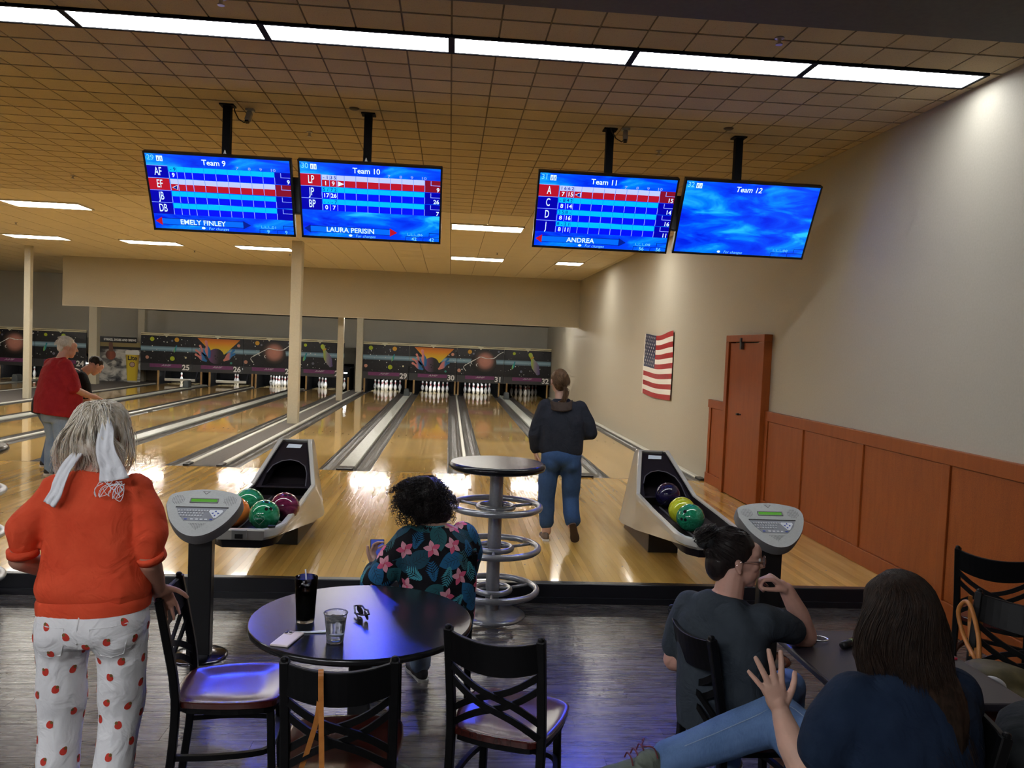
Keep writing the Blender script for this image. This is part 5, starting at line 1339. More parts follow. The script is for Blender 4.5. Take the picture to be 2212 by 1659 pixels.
# ribbed hem and cuffs
bm = bmesh.new(); rr = []
for z, k in ((.862,.985),(.885,1.0),(.905,1.0),(.918,.97)):
    rr.append([bm.verts.new((.202*k*math.copysign(abs(math.cos(a))**.85, math.cos(a)), -.004+.140*k*math.copysign(abs(math.sin(a))**.85, math.sin(a)), z+.012*math.cos(a+.3))) for a in np.linspace(0, 2*PI, 49)[:-1]])
for a, b in zip(rr, rr[1:]):
    for i in range(48): bm.faces.new((a[i], a[(i+1)%48], b[(i+1)%48], b[i]))
obj('ribbed_hem', bm, ORANGE, tp, smooth=True)
for e, d in (((.212,-.035,1.085),(.02,.04,-.1)),((-.244,-.044,1.095),(.0,.02,-.1))):
    bm = bmesh.new(); tube(bm, [V(e)+V(d).normalized()*q for q in (0,.012,.026)], .054, 24); obj('sleeve_cuff', bm, ORANGE, tp, smooth=True)
WHT = cloth('white_cotton_trousers', (.66,.66,.67), (.72,.72,.73), .85, 500, .15, 9)
B = Blob()
B.loft([((0,0,.93),.184,.118),((0,-.012,.86),.200,.134),((0,-.018,.80),.204,.138),((0,-.012,.76),.19,.12)], p=2.3)
B.ell((-.092,-.064,.785), (.096,.076,.105)); B.ell((.092,-.064,.785), (.096,.076,.105))
B.chain([((-.106,-.012,.76),.100),((-.114,-.005,.60),.095),((-.120,.012,.46),.087),((-.120,-.015,.26),.080),((-.118,-.03,.09),.076)])
B.chain([((.104,-.012,.76),.100),((.102,.0,.60),.092),((.096,.022,.47),.084),((.088,-.02,.26),.080),((.084,-.04,.09),.076)])
tr = B.build('strawberry_trousers', WHT, pz, .008, 10, folds(.0065, 20, 5, stretch=(1,1,1)))
bv = surf(tr); bm = bmesh.new(); oval = [(.0125*math.cos(a)*(1-.25*math.sin(a)), .016*math.sin(a)) for a in np.linspace(0, 2*PI, 13)[:-1]]
rng = random.Random(4)
for p, n in scatter(tr, .074, 8, lambda c, n: c.z > .05 and abs(n.z) < .8):
    a = rng.uniform(-.6, .6); decal(bm, bv, p, n, (math.sin(a),0,math.cos(a)), oval, .0012, 0, 2)
    h = n.cross(V((0,0,1))); decal(bm, bv, p+V((0,0,.009))+h*.007*rng.choice((-1,1)), n, (0,0,1), [(x*.45,y*.4) for x,y in oval], .0018, 1, 1)
o = obj('strawberry_print', bm, [mat('strawberry_red', (.52,.035,.02), .8), mat('strawberry_leaf', (.16,.09,.02), .8)], tr); o['kind'] = 'stuff'
bm = bmesh.new()
def seam(pts, r=.0022):
    P = []
    for q in pts:
        h = bv.find_nearest(V(q)); P.append(h[0]+h[1]*.001)
    tube(bm, P, r, 5)
for s in (-1, 1):
    seam([(s*.045,-.16,.835),(s*.12,-.16,.842),(s*.19,-.14,.852)]); seam([(s*.045,-.16,.835),(s*.05,-.165,.76),(s*.055,-.16,.70)]); seam([(s*.19,-.14,.852),(s*.185,-.14,.76),(s*.175,-.13,.705)]); seam([(s*.055,-.16,.70),(s*.115,-.16,.682),(s*.175,-.13,.705)])
seam([(.004,-.15,.90),(.002,-.155,.84),(.0,-.15,.78),(-.002,-.12,.72)], .003)
obj('pocket_seams', bm, WHT, tr)
for s in (-1, 1): shoe(pz, (s*.10-.015,-.07,0), (s*.125-.015,.17,0), (0,0,1), SHOE_T, SOLE_W)
SILVER = hairm('silver_blonde_hair', (.70,.59,.43), (.98,.94,.86), .4)
Hc = V(hc)
def hp(x, y, z): return Hc+RH @ V((x, y, z))
B = Blob(); B.ell(hp(0,-.022,.032), (.081,.100,.086), rot=RH); B.ell(hp(-.01,-.10,-.02), (.070,.045,.085)); hcap = B.build('hair_cap', SILVER, pz, .007, 3, folds(.0035, 60, 9, stretch=(1,1,.25)))
tie = hp(.005,-.088,.082); N_ = []
rng = np.random.RandomState(3)
for i in range(520):
    a = rng.uniform(-PI, PI); e = rng.uniform(.05, 1.45)
    d = V((math.cos(a)*math.cos(e), math.sin(a)*math.cos(e), math.sin(e)))
    if d.y > .62 and d.z < .55: continue
    r0 = hp(d.x*.083, -.020+d.y*.102, .030+d.z*.088)
    mid = (r0+tie)*.5; out = (mid-hp(0,-.02,.02)).normalized(); mid = hp(0,-.02,.02)+out*(.10+rng.uniform(0,.006))
    N_.append(ctrl([r0, r0*.6+mid*.4+out*.004, mid, tie+V(rng.normal(size=3)*.006)], 16))
for i in range(950):
    u = rng.uniform(-1, 1); x = u*.092-.026; L = rng.uniform(.75, 1.08); cl = math.floor(u*7)/7
    s0 = tie+V(rng.normal(size=3)*.009)
    x += .02*math.sin(cl*9)
    N_.append(ctrl([s0, s0+V((x*.35,-.045,-.015+rng.uniform(-.01,.012))), V((tie.x+x*.85, tie.y-.055-.025*(1-u*u)+rng.normal()*.008, tie.z-.095)), V((tie.x+x*1.15+rng.normal()*.008, tie.y-.030+rng.normal()*.01, tie.z-.18*L)), V((tie.x+x*1.05-.012+rng.normal()*.012, tie.y+.0+rng.normal()*.012, tie.z-.245*L))], 16))
for i in range(0):   # flyaways
    s0 = hp(*(rng.normal(size=3)*np.array([.05,.03,.03])+np.array([0,-.09,.03]))); q = V((rng.uniform(-.16,.02), rng.uniform(-.05,.03), rng.uniform(-.24,.05)))
    N_.append(ctrl([s0, s0+q*.5+V((-.03,-.02,.03)), s0+q], 16))
for s in (-1, 1):
    for i in range(60):
        s0 = hp(s*.078, rng.uniform(-.06,.04), rng.uniform(0,.05)); N_.append(ctrl([s0, s0+V((s*.012,0,-.06)), s0+V((s*.010+rng.normal()*.008,-.01,-.12)), s0+V((s*-.002+rng.normal()*.012,-.015,-.17))], 16))
strands('hair', N_, .0017, SILVER, hcap)
SCARF = cloth('white_scarf_chiffon', (.74,.75,.78), (.82,.83,.86), .7, 300, .1)
def ribbon(name, pts, ws, m, par, th=.003, side=(1,0,0), wave=.0):
    P = crv([(*p, w) for p, w in zip(pts, ws)], 28); bm = bmesh.new(); R_ = []
    for i, q in enumerate(P):
        p = V(q[:3]); t = (V(P[min(i+1,27)][:3])-V(P[max(i-1,0)][:3])).normalized(); s = V(side); s = (s-t*s.dot(t)).normalized(); n = s.cross(t); row = []
        for k in range(9):
            u = -1+k/4; row.append(bm.verts.new(p+s*u*q[3]+n*(wave*math.sin(u*7+i*.25)+.3*wave*math.sin(i*.8+u*3))))
        R_.append(row)
    for a, b in zip(R_, R_[1:]):
        for k in range(8): bm.faces.new((a[k], a[k+1], b[k+1], b[k]))
    o = obj(name, bm, m, par, smooth=True); sm = o.modifiers.new('s','SOLIDIFY'); sm.thickness = th; return o
ribbon('scarf_tail', [tie+V((.03,-.03,-.02)), tie+V((.055,-.075,-.07)), tie+V((.060,-.088,-.14)), tie+V((.082,-.085,-.20)), tie+V((.095,-.085,-.255))], [.014,.026,.034,.040,.052], SCARF, pz, wave=.006)
ribbon('scarf_tail', [tie+V((-.02,-.035,-.12)), tie+V((-.075,-.06,-.20)), tie+V((-.09,-.085,-.25)), tie+V((-.10,-.10,-.30)), tie+V((-.125,-.10,-.345))], [.012,.020,.022,.022,.022], SCARF, pz, wave=.003)
bm = bmesh.new(); sphere(bm, tie+V((.012,-.016,-.008)), (.026,.022,.020), 12, 8); obj('scarf_knot', bm, SCARF, pz, smooth=True)
bm = bmesh.new(); rg2 = random.Random(2); f0 = tie+V((.075,-.092,-.255))
for k in range(9):
    a = f0+V((rg2.uniform(-.03,.05),0,0)); b = f0+V((rg2.uniform(-.04,.05),-.006,rg2.uniform(-.075,-.04)))
    tube(bm, crv([tuple(a), tuple((a+b)/2+V((rg2.uniform(-.03,.03),-.006,-.01))), tuple(b), tuple(b+V((rg2.uniform(-.02,.02),0,.03))), tuple(a+V((.01,0,-.01)))], 16), .0013, 4)
o = obj('scarf_fringe', bm, SCARF, pz); o['kind'] = 'stuff'
# ------------------------------------------------------------------ woman walking up to lane 32
wk = person('woman in dark navy sweatshirt and blue jeans stepping toward the right lanes', (1.03,-3.72,0), math.radians(-2))
RH = rotm(.22, -.06, .0); hc = (-.045,.05,1.475); Hc = V(hc)
B = Blob(); head(B, hc, RH, .97); B.cone((-.02,.01,1.28), .055, (-.035,.035,1.41), .05)
B.loft([((0,0,.72),.15,.10),((0,0,.90),.165,.11),((0,0,1.05),.16,.11),((-.01,0,1.20),.165,.105),((-.015,0,1.30),.09,.07)])
B.chain([((-.14,0,1.22),.045),((-.245,-.01,1.0),.042),((-.235,.03,.82),.032)]); hand(B, (-.235,.03,.82), (.15,.35,-.9), (.9,.1,.1), 1, [(.4,.4,.3)]*4)
B.chain([((.13,0,1.22),.045),((.255,-.02,1.02),.042),((.14,.16,.98),.032)]); hand(B, (.14,.16,.98), (-.8,.6,.1), (0,-.5,-.8), 1, [(.4,.4,.3)]*4)
B.chain([((-.09,0,.76),.08),((-.115,.02,.42),.06),((-.105,.0,.08),.042)]); B.chain([((.09,0,.76),.08),((.10,.06,.40),.06),((.115,-.10,.17),.042)])
B.build('body', SKIN_B, wk, .006, 3)
NAVY = cloth('navy_sweatshirt', (.018,.021,.030), (.026,.029,.040), .9, 500, .3)
B = Blob(); B.loft([((0,.0,.80),.190,.125),((0,0,.84),.202,.140),((0,0,.93),.205,.142),((0,0,1.06),.210,.138),((-.005,0,1.17),.208,.125),((-.012,0,1.245),.175,.10),((-.018,.004,1.295),.095,.075),((-.02,.006,1.32),.075,.066)], p=2.6)
B.chain([((-.165,0,1.235),.075),((-.225,-.005,1.08),.074),((-.252,-.01,.98),.066),((-.240,.02,.86),.058),((-.238,.025,.835),.046)])
B.chain([((.155,0,1.235),.075),((.225,-.01,1.10),.074),((.262,-.02,1.01),.064),((.21,.08,.98),.055),((.16,.14,.98),.046)])
tp = B.build('sweatshirt', NAVY, wk, .0085, 4, folds(.005, 22, 11))
ribbon('sweatshirt_hood', [(-.13,-.05,1.27),(-.10,-.10,1.255),(-.02,-.125,1.25),(.06,-.10,1.262),(.085,-.04,1.285)], [.03,.038,.042,.036,.028], cloth('brown_hood_lining', (.05,.035,.028), (.07,.05,.04)), tp, .02, side=(0,.35,1))
B = Blob(); B.loft([((0,0,.84),.185,.125),((0,-.012,.77),.195,.138),((0,-.012,.71),.17,.11)], p=2.3); B.ell((-.09,-.045,.73), (.10,.092,.10)); B.ell((.09,-.045,.73), (.10,.092,.10))
B.chain([((-.105,0,.70),.105),((-.118,.01,.50),.094),((-.118,.015,.38),.087),((-.110,.005,.155),.074)]); B.chain([((.100,0,.70),.105),((.108,.035,.50),.094),((.112,.055,.40),.088),((.118,-.075,.205),.072)])
B.build('jeans', DEN_M, wk, .0085, 12, folds(.010, 15, 12, stretch=(1,1,1)))
shoe(wk, (-.11,-.055,.0), (-.125,.175,0), (0,0,1), SHOE_T, SOLE_W, .043, .065); shoe(wk, (.115,-.150,.185), (.158,-.075,.005), (.08,.92,.42), SHOE_T, SOLE_B, .043, .06)
BRN = hairm('brown_hair', (.075,.042,.020), (.20,.115,.06))
B = Blob(); B.ell(Hc+RH @ V((0,-.020,.030)), (.079,.099,.085), rot=RH); B.ell(Hc+RH @ V((0,-.055,-.025)), (.066,.055,.07), rot=RH); hcap = B.build('hair_cap', BRN, wk, .007, 3, folds(.002, 90, 3, stretch=(1,1,.3)))
tie = Hc+RH @ V((.015,-.105,-.055)); N_ = []; rng = np.random.RandomState(8)
for i in range(420):
    a = rng.uniform(-PI, PI); e = rng.uniform(-.1, 1.5); d = V((math.cos(a)*math.cos(e), math.sin(a)*math.cos(e), math.sin(e)))
    if d.y > .65 and d.z < .6: continue
    r0 = Hc+RH @ V((d.x*.080, -.020+d.y*.100, .030+d.z*.086)); c0 = Hc+RH @ V((0,-.02,0)); mid = r0*.45+tie*.55; mid = c0+(mid-c0).normalized()*.101
    N_.append(ctrl([r0, r0*.6+mid*.4, mid, tie+V(rng.normal(size=3)*.006)], 14))
for i in range(160):
    L = rng.uniform(.8, 1.05); j = V(rng.normal(size=3)*.010); N_.append(ctrl([tie+j*.4, tie+V((.016,-.035,-.03))+j, tie+V((.0,-.04,-.11))+j, tie+V((-.04,-.035,-.19*L))+j*.7, tie+V((-.028,-.03,-.26*L))+j*.4], 14))
strands('hair', N_, .0016, BRN, hcap)
# ------------------------------------------------------------------ man in the red polo
rm_ = person('grey haired man in a red polo shirt and light jeans at far left', (-4.70,-1.02,0), math.radians(-40))
RH = rotm(-.25, -.16, .0); hc = (.02,.10,1.545); Hc = V(hc)
B = Blob(); head(B, hc, RH, 1.04, 1.05); B.cone((0,.02,1.37), .062, (.015,.075,1.49), .060)
B.loft([((0,0,.80),.16,.12),((0,.02,1.0),.18,.14),((0,.01,1.2),.18,.125),((0,.01,1.33),.15,.10),((0,.02,1.41),.07,.07)])
B.chain([((.15,.01,1.30),.05),((.25,.06,1.06),.048),((.20,.28,.97),.035),((.19,.36,.95),.030)]); hand(B, (.19,.36,.95), (-.05,.9,-.35), (0,-.35,-.9), 1, [(.25,.3,.2)]*4)
B.chain([((-.15,.01,1.30),.05),((-.26,.04,1.06),.048),((-.16,.24,.98),.034)]); hand(B, (-.16,.24,.98), (.5,.8,-.1), (.3,0,-.9), -1, [(.3,.3,.2)]*4)
for s in (-1, 1): B.chain([((s*.09,0,.84),.09),((s*.10,.01,.46),.065),((s*.105,-.02,.09),.045)])
B.build('body', SKIN_C, rm_, .007, 3)
REDP = cloth('red_polo_cotton', (.27,.012,.018), (.33,.018,.024), .85, 400, .2)
B = Blob(); B.loft([((0,-.015,.72),.268,.225),((0,.005,.82),.272,.24),((0,.02,.98),.270,.24),((0,.01,1.14),.258,.205),((0,-.005,1.27),.232,.155),((0,0,1.345),.17,.11),((0,.015,1.405),.08,.075)], p=2.4)
for s, e in ((1,(.252,.055,1.08)),(-1,(-.245,.04,1.08))): B.chain([((s*.175,.0,1.325),.088),((s*.225,.03,1.20),.092),(e,.082)])
tp = B.build('polo_shirt', REDP, rm_, .010, 4, folds(.006, 16, 21))
bm = bmesh.new(); tube(bm, [(.065*math.cos(a), .02+.062*math.sin(a), 1.412+.012*math.sin(a)) for a in np.linspace(.2+PI/2, 2*PI+PI/2-.2, 24)], .016, 8); obj('collar', bm, REDP, tp, smooth=True)
B = Blob(); B.loft([((0,0,.86),.185,.15),((0,-.01,.74),.20,.155),((0,-.005,.66),.19,.14)], p=2.4)
for s in (-1, 1): B.chain([((s*.10,-.005,.70),.112),((s*.112,.015,.46),.095),((s*.115,.0,.25),.085),((s*.115,-.012,.07),.082)])
B.build('jeans', DEN_L, rm_, .010, 10, folds(.007, 15, 22, stretch=(1,1,1)))
for s in (-1, 1): shoe(rm_, (s*.11,-.08,0), (s*.135,.20,0), (0,0,1), SHOE_D, SOLE_W, .05, .075)
WHTH = hairm('white_grey_hair', (.50,.48,.44), (.70,.68,.64), .5)
B = Blob(); B.ell(Hc+RH @ V((0,-.026,.040)), (.081,.100,.084), rot=RH); B.ell(Hc+RH @ V((0,-.075,-.02)), (.066,.040,.05), rot=RH); hcap = B.build('hair_cap', WHTH, rm_, .007, 3, folds(.004, 70, 5))
N_ = []; rng = np.random.RandomState(5)
for i in range(700):
    a = rng.uniform(-PI, PI); e = rng.uniform(-.25, 1.5); d = V((math.cos(a)*math.cos(e), math.sin(a)*math.cos(e), math.sin(e)))
    if d.y > .55 and d.z < .62: continue
    r0 = Hc+RH @ V((d.x*.080, -.026+d.y*.100, .038+d.z*.084)); t_ = V((rng.normal()*.01, -.012, .004 if d.z > .5 else -.016)); N_.append(ctrl([r0, r0+(RH @ d)*.008+t_*.5, r0+(RH @ d)*.012+t_*1.4], 8))
strands('hair', N_, .0017, WHTH, hcap); eyes(rm_, hc, RH, 1.04)
# ------------------------------------------------------------------ man in black bending forward
bk = person('dark haired man in a black shirt bending forward beside the man in red', (-5.03,-.42,0), math.radians(-48))
RH = rotm(.1, -.75, .0); hc = (.0,.50,1.30); Hc = V(hc)
B = Blob(); head(B, hc, RH, 1.0); B.cone((0,.34,1.20), .06, (0,.43,1.27), .056)
B.loft([((0,-.05,.80),.16,.12),((0,.04,.98),.17,.13),((0,.18,1.12),.18,.12),((0,.30,1.19),.15,.09)])
B.chain([((.15,.26,1.13),.05),((.25,.30,.90),.048),((.22,.42,.70),.035)]); hand(B, (.22,.42,.70), (0,.3,-.9), (-.9,0,0), 1, [(.4,.4,.3)]*4)
B.chain([((-.15,.26,1.13),.05),((-.24,.32,.92),.048),((-.18,.46,.76),.035)]); hand(B, (-.18,.46,.76), (.2,.4,-.9), (.9,0,0), -1, [(.4,.4,.3)]*4)
for s in (-1, 1): B.chain([((s*.09,-.05,.82),.09),((s*.11,.06,.45),.066),((s*.11,-.04,.09),.045)])
B.build('body', SKIN_C, bk, .007, 3)
BLK = cloth('black_cotton_shirt', (.006,.006,.007), (.010,.010,.011), .9, 400, .2)
B = Blob(); B.loft([((0,-.07,.68),.20,.17),((0,-.05,.82),.215,.185),((0,.04,.97),.225,.185),((0,.16,1.09),.225,.165),((0,.27,1.16),.19,.12),((0,.345,1.20),.085,.075)], p=2.4)
for s, e in ((1,(.255,.295,.955)),(-1,(-.245,.31,.965))): B.chain([((s*.18,.26,1.15),.090),((s*.235,.28,1.05),.090),(e,.080)])
B.build('shirt', BLK, bk, .010, 4, folds(.006, 16, 31))
B = Blob(); B.loft([((0,-.06,.80),.18,.15),((0,-.06,.68),.19,.15)], p=2.4)
for s in (-1, 1): B.chain([((s*.10,-.05,.70),.11),((s*.115,.06,.44),.09),((s*.115,-.03,.07),.080)])
B.build('jeans', DEN_D, bk, .010, 4, folds(.006, 15, 32))
for s in (-1, 1): shoe(bk, (s*.11,-.10,0), (s*.13,.18,0), (0,0,1), SHOE_D, SOLE_W, .05, .075)
DKH = hairm('near_black_hair', (.008,.006,.005), (.022,.016,.013))
B = Blob(); B.ell(Hc+RH @ V((0,-.026,.036)), (.080,.099,.084), rot=RH); B.build('hair_cap', DKH, bk, .007, 3, folds(.003, 80, 6)); eyes(bk, hc, RH)
# ------------------------------------------------------------------ curly haired person in the floral shirt
fp = person('curly dark haired person in a tropical floral shirt looking at a phone', (-.08,-6.955,ZF), math.radians(25))
RH = rotm(.55, -.55, .05); hc = (-.055,.045,1.105); Hc = V(hc)
B = Blob(); head(B, hc, RH, .98); B.cone((-.01,-.03,.97), .055, (-.045,.02,1.05), .05)
B.loft([((0,-.06,.50),.17,.12),((0,-.075,.62),.165,.115),((-.005,-.075,.75),.165,.11),((-.01,-.055,.88),.165,.10),((-.015,-.04,.96),.13,.08),((-.018,-.03,1.0),.06,.055)])
B.chain([((-.13,-.045,.905),.045),((-.285,.02,.73),.045),((-.30,.05,.69),.042),((-.235,.20,.735),.032)]); hand(B, (-.235,.20,.735), (.15,.65,.55), (.6,-.5,.6), -1, [(.7,.8,.5)]*4)
B.chain([((.13,-.045,.905),.045),((.225,.05,.70),.045),((.05,.22,.72),.032)]); hand(B, (.05,.22,.72), (-.8,.4,.2), (0,.2,.9), -1, [(.6,.7,.5)]*4)
for s in (-1, 1): B.chain([((s*.10,.0,.53),.08),((s*.13,.40,.50),.062),((s*.13,.42,.10),.045)])
B.build('body', SKIN_B, fp, .006, 3)
FLO = cloth('black_floral_cotton', (.006,.006,.009), (.010,.010,.014), .8, 400, .15)
B = Blob(); B.loft([((0,-.055,.47),.195,.15),((0,-.065,.56),.20,.155),((-.002,-.075,.68),.20,.145),((-.008,-.07,.80),.202,.135),((-.014,-.055,.89),.190,.118),((-.02,-.042,.955),.14,.092),((-.022,-.034,1.0),.075,.068)], p=2.5)
B.chain([((-.155,-.045,.925),.080),((-.225,-.015,.83),.080),((-.285,.02,.735),.074),((-.300,.055,.705),.068),((-.255,.16,.725),.056)])
B.chain([((.150,-.045,.925),.080),((.205,.0,.82),.078),((.222,.05,.72),.070),((.14,.14,.715),.056)])
sh = B.build('floral_shirt', FLO, fp, .0075, 4, folds(.005, 20, 41))
bv = surf(sh); bm = bmesh.new(); rng = random.Random(12)
def leaf_o(L, w, n=7):
    up = [(w*math.sin(PI*t)**.8*(1-.35*t), -L/2+L*t) for t in np.linspace(0, 1, n)]; return up+[(-a, b) for a, b in up[::-1][1:-1]]
def camside(c, n): # faces the camera side of the shirt, in local axes
    d = V((math.sin(math.radians(25))*-1, -math.cos(math.radians(25)), .25)); d = V((-.42*-1*0-.35, -.9, .3)); return n.dot(d) > .05
pts = scatter(sh, .066, 5, camside)
for i, (p, n) in enumerate(pts):
    an = rng.uniform(0, 2*PI); up = V((math.sin(an), .1, math.cos(an))); k = rng.random()
    if k < .34:      # broad leaf with veins
        o_ = leaf_o(.145, .054, 9); decal(bm, bv, p, n, up, o_, .0014, rng.choice((0,1,2)), 4)
        nn = V(n).normalized(); u_ = up.cross(nn).normalized(); v_ = nn.cross(u_)
        for q in np.linspace(-.03, .03, 4):
            for s in (-1, 1): decal(bm, bv, p+v_*q+u_*s*.013, n, v_+u_*s*1.1, leaf_o(.032, .0014, 4), .0024, 3, 1)
        decal(bm, bv, p, n, up, leaf_o(.10, .0016, 5), .0024, 3, 2)
    elif k < .72:    # palm frond: a fan of narrow leaflets
        nn = V(n).normalized(); u_ = up.cross(nn).normalized(); v_ = nn.cross(u_); m_ = rng.choice((4,4,1,5))
        for j in range(-4, 5):
            for s in (-1, 1):
                q = p+v_*(j*.0105)+u_*s*.019*(1-abs(j)/6); decal(bm, bv, q, n, v_*.75+u_*s, leaf_o(.044*(1-abs(j)/9), .0042, 5), .0018, m_, 1)
        decal(bm, bv, p, n, up, leaf_o(.105, .0018, 5), .0022, m_, 2)
    else:            # pink flower
        nn = V(n).normalized(); u_ = up.cross(nn).normalized(); v_ = nn.cross(u_)
        for j in range(5):
            a = j*2*PI/5; d_ = v_*math.cos(a)+u_*math.sin(a); decal(bm, bv, p+d_*.022, n, d_, leaf_o(.048, .0165, 6), .0026+.0003*j, 6 if j % 2 else 7, 2)
        decal(bm, bv, p, n, up, leaf_o(.05, .002, 4), .0042, 8, 1)
cm = [mat(n, c, .8) for n, c in (('leaf_teal',(.014,.10,.12)),('leaf_blue',(.012,.12,.27)),('leaf_deep',(.008,.06,.10)),('leaf_vein',(.01,.02,.03)),('frond_cyan',(.06,.32,.40)),('frond_dull',(.03,.11,.13)),('petal_pink',(.70,.11,.22)),('petal_pale',(.75,.33,.42)),('stamen',(.45,.05,.05)))]
o = obj('tropical_print', bm, cm, sh); o['kind'] = 'stuff'
B = Blob(); B.loft([((0,-.04,.48),.18,.13),((0,-.02,.54),.18,.14)], p=2.3)
for s in (-1, 1): B.chain([((s*.10,.0,.535),.095),((s*.135,.40,.515),.078),((s*.135,.43,.45),.072),((s*.135,.42,.09),.062)])
B.build('jeans', DEN_L, fp, .009, 4, folds(.005, 18, 42))
for s in (-1, 1): shoe(fp, (s*.135,.36,0), (s*.15,.60,0), (0,0,1), SHOE_D, SOLE_W)
CURL = hairm('black_curly_hair', (.006,.005,.005), (.020,.015,.014), .4)
c0 = Hc+RH @ V((0,-.030,.022))
B = Blob(); B.ell(c0, (.108,.118,.108), rot=RH); B.ell(c0+V((.03,-.04,-.075)), (.105,.09,.095)); B.ell(c0+V((.02,-.02,-.13)), (.085,.06,.05)); B.ell(c0+V((-.075,.0,-.03)), (.06,.08,.075)); hcap = B.build('hair_cap', CURL, fp, .008, 3, folds(.010, 55, 15, stretch=(1,1,1)))
N_ = []; rng = np.random.RandomState(15)
for i in range(950):
    a = rng.uniform(-PI, PI); e = rng.uniform(-.95, 1.5); d = V((math.cos(a)*math.cos(e), math.sin(a)*math.cos(e), math.sin(e)))
    if d.y > .72 and d.z < .45: continue
    dw = RH @ d; r0 = c0+RH @ V((d.x*.098, d.y*.108, d.z*.100)); L = rng.uniform(.07,.125); K = 22; t = np.linspace(0, 1, K)
    fall = np.array([dw.x*.55, dw.y*.5-.02, -.65 if d.z < .75 else -.25]); fall /= np.linalg.norm(fall)
    base = np.array(r0)+np.outer(t*L, np.array(dw)*.0)+np.outer(t*L, fall)+np.outer(np.sin(t*PI)*.018, np.array(dw)); sd = np.cross(fall, rng.normal(size=3)); sd /= np.linalg.norm(sd); s2 = np.cross(fall, sd)
    ph = rng.uniform(0, 6); w = rng.uniform(14, 22); rad = rng.uniform(.006,.012)*np.minimum(1, t*3)
    N_.append(base+np.outer(rad*np.cos(w*t+ph), sd)+np.outer(rad*np.sin(w*t+ph), s2))
strands('hair', N_, .0016, CURL, hcap, .5)
ph_ = thing('held_phone', 'phone held up by the person in the floral shirt', 'phone', (0,0,0))
Mp = Matrix.Translation((-.08,-6.955,ZF)) @ Matrix.Rotation(math.radians(25), 4, 'Z') @ Matrix.Translation((-.205,.265,.80)) @ Matrix.Rotation(math.radians(-20), 4, 'Z') @ Matrix.Rotation(math.radians(52), 4, 'X')
ph_.matrix_world = Mp
obj('phone_body', box(-.037, .037, -.074, .074, -.004, .004), M['black'], ph_, bevel=.004)
obj('phone_screen', box(-.033, .033, -.069, .069, .0035, .0046), em('phone_screen', (.03,.05,.25)), ph_)
# ------------------------------------------------------------------ person in grey, chin on hand
gp = person('person in charcoal T-shirt with bun and glasses, hand at mouth', (1.14,-7.97,ZF), math.radians(-40))
RH = rotm(-1.02, -.02, .03); hc = (.005,.0,1.112); Hc = V(hc)
B = Blob(); head(B, hc, RH, .98); B.cone((-.01,-.045,.955), .060, (-.005,-.02,1.06), .054)
B.loft([((0,-.03,.48),.17,.13),((-.005,-.05,.62),.165,.125),((-.012,-.065,.75),.160,.115),((-.018,-.06,.86),.145,.095),((-.018,-.055,.92),.10,.07),((-.012,-.05,.975),.06,.055)])
# right arm: elbow on the table, loose fist with the thumb at the mouth
B.chain([((.10,-.04,.885),.048),((.205,.19,.80),.048),((.225,.235,.785),.046),((.205,.195,.88),.040),((.165,.140,.985),.030)])
hand(B, (.165,.140,.985), (-.55,-.45,.55), (-.30,-.10,-.85), 1, [(.7,1.2,.7),(1.0,1.3,.7),(1.1,1.3,.7),(1.2,1.3,.7)], .06, thumb=(.25,.55,.75), tcurl=.15, fat=1.12)
B.chain([((-.13,-.06,.87),.048),((-.215,-.06,.66),.046),((-.16,.12,.58),.034)]); hand(B, (-.16,.12,.58), (.3,.9,-.1), (0,0,-1), 1, [(.3,.3,.2)]*4)
for s in (-1, 1): B.chain([((s*.10,.0,.53),.085),((s*.125,.36,.49),.064),((s*.12,.36,.10),.045)])
B.build('body', SKIN_C, gp, .0048, 3)
GREY = cloth('charcoal_tshirt', (.028,.036,.047), (.038,.048,.060), .9, 450, .2)
B = Blob(); B.loft([((0,-.03,.46),.190,.160),((-.003,-.045,.56),.190,.160),((-.008,-.06,.70),.186,.148),((-.012,-.066,.80),.186,.138),((-.016,-.064,.88),.176,.120),((-.016,-.058,.935),.128,.092),((-.012,-.05,.975),.078,.072)], p=2.5)
B.chain([((.13,-.05,.895),.076),((.168,.04,.868),.074),((.196,.125,.83),.068)]); B.chain([((-.155,-.062,.89),.074),((-.195,-.062,.80),.072),((-.212,-.062,.72),.066)])
B.build('t_shirt', GREY, gp, .0075, 10, folds(.009, 17, 51))
B = Blob(); B.loft([((0,-.02,.45),.19,.15),((0,.0,.55),.19,.15)], p=2.3)
for s in (-1, 1): B.chain([((s*.10,.0,.535),.098),((s*.13,.36,.505),.08),((s*.13,.385,.44),.072),((s*.125,.37,.09),.062)])
B.build('jeans', DEN_D, gp, .009, 4, folds(.005, 18, 52))
for s in (-1, 1): shoe(gp, (s*.125,.31,0), (s*.14,.55,0), (0,0,1), SHOE_D, SOLE_W)
DK2 = hairm('dark_brown_hair', (.008,.006,.006), (.024,.017,.016), .38)
B = Blob(); B.ell(Hc+RH @ V((0,-.032,.036)), (.086,.102,.090), rot=RH); B.ell(Hc+RH @ V((0,-.075,-.025)), (.074,.052,.074), rot=RH); hcap = B.build('hair_cap', DK2, gp, .006, 3, folds(.002, 90, 17, stretch=(1,.4,1)))
bun = Hc+RH @ V((.0,-.118,.070)); N_ = []; rng = np.random.RandomState(21)
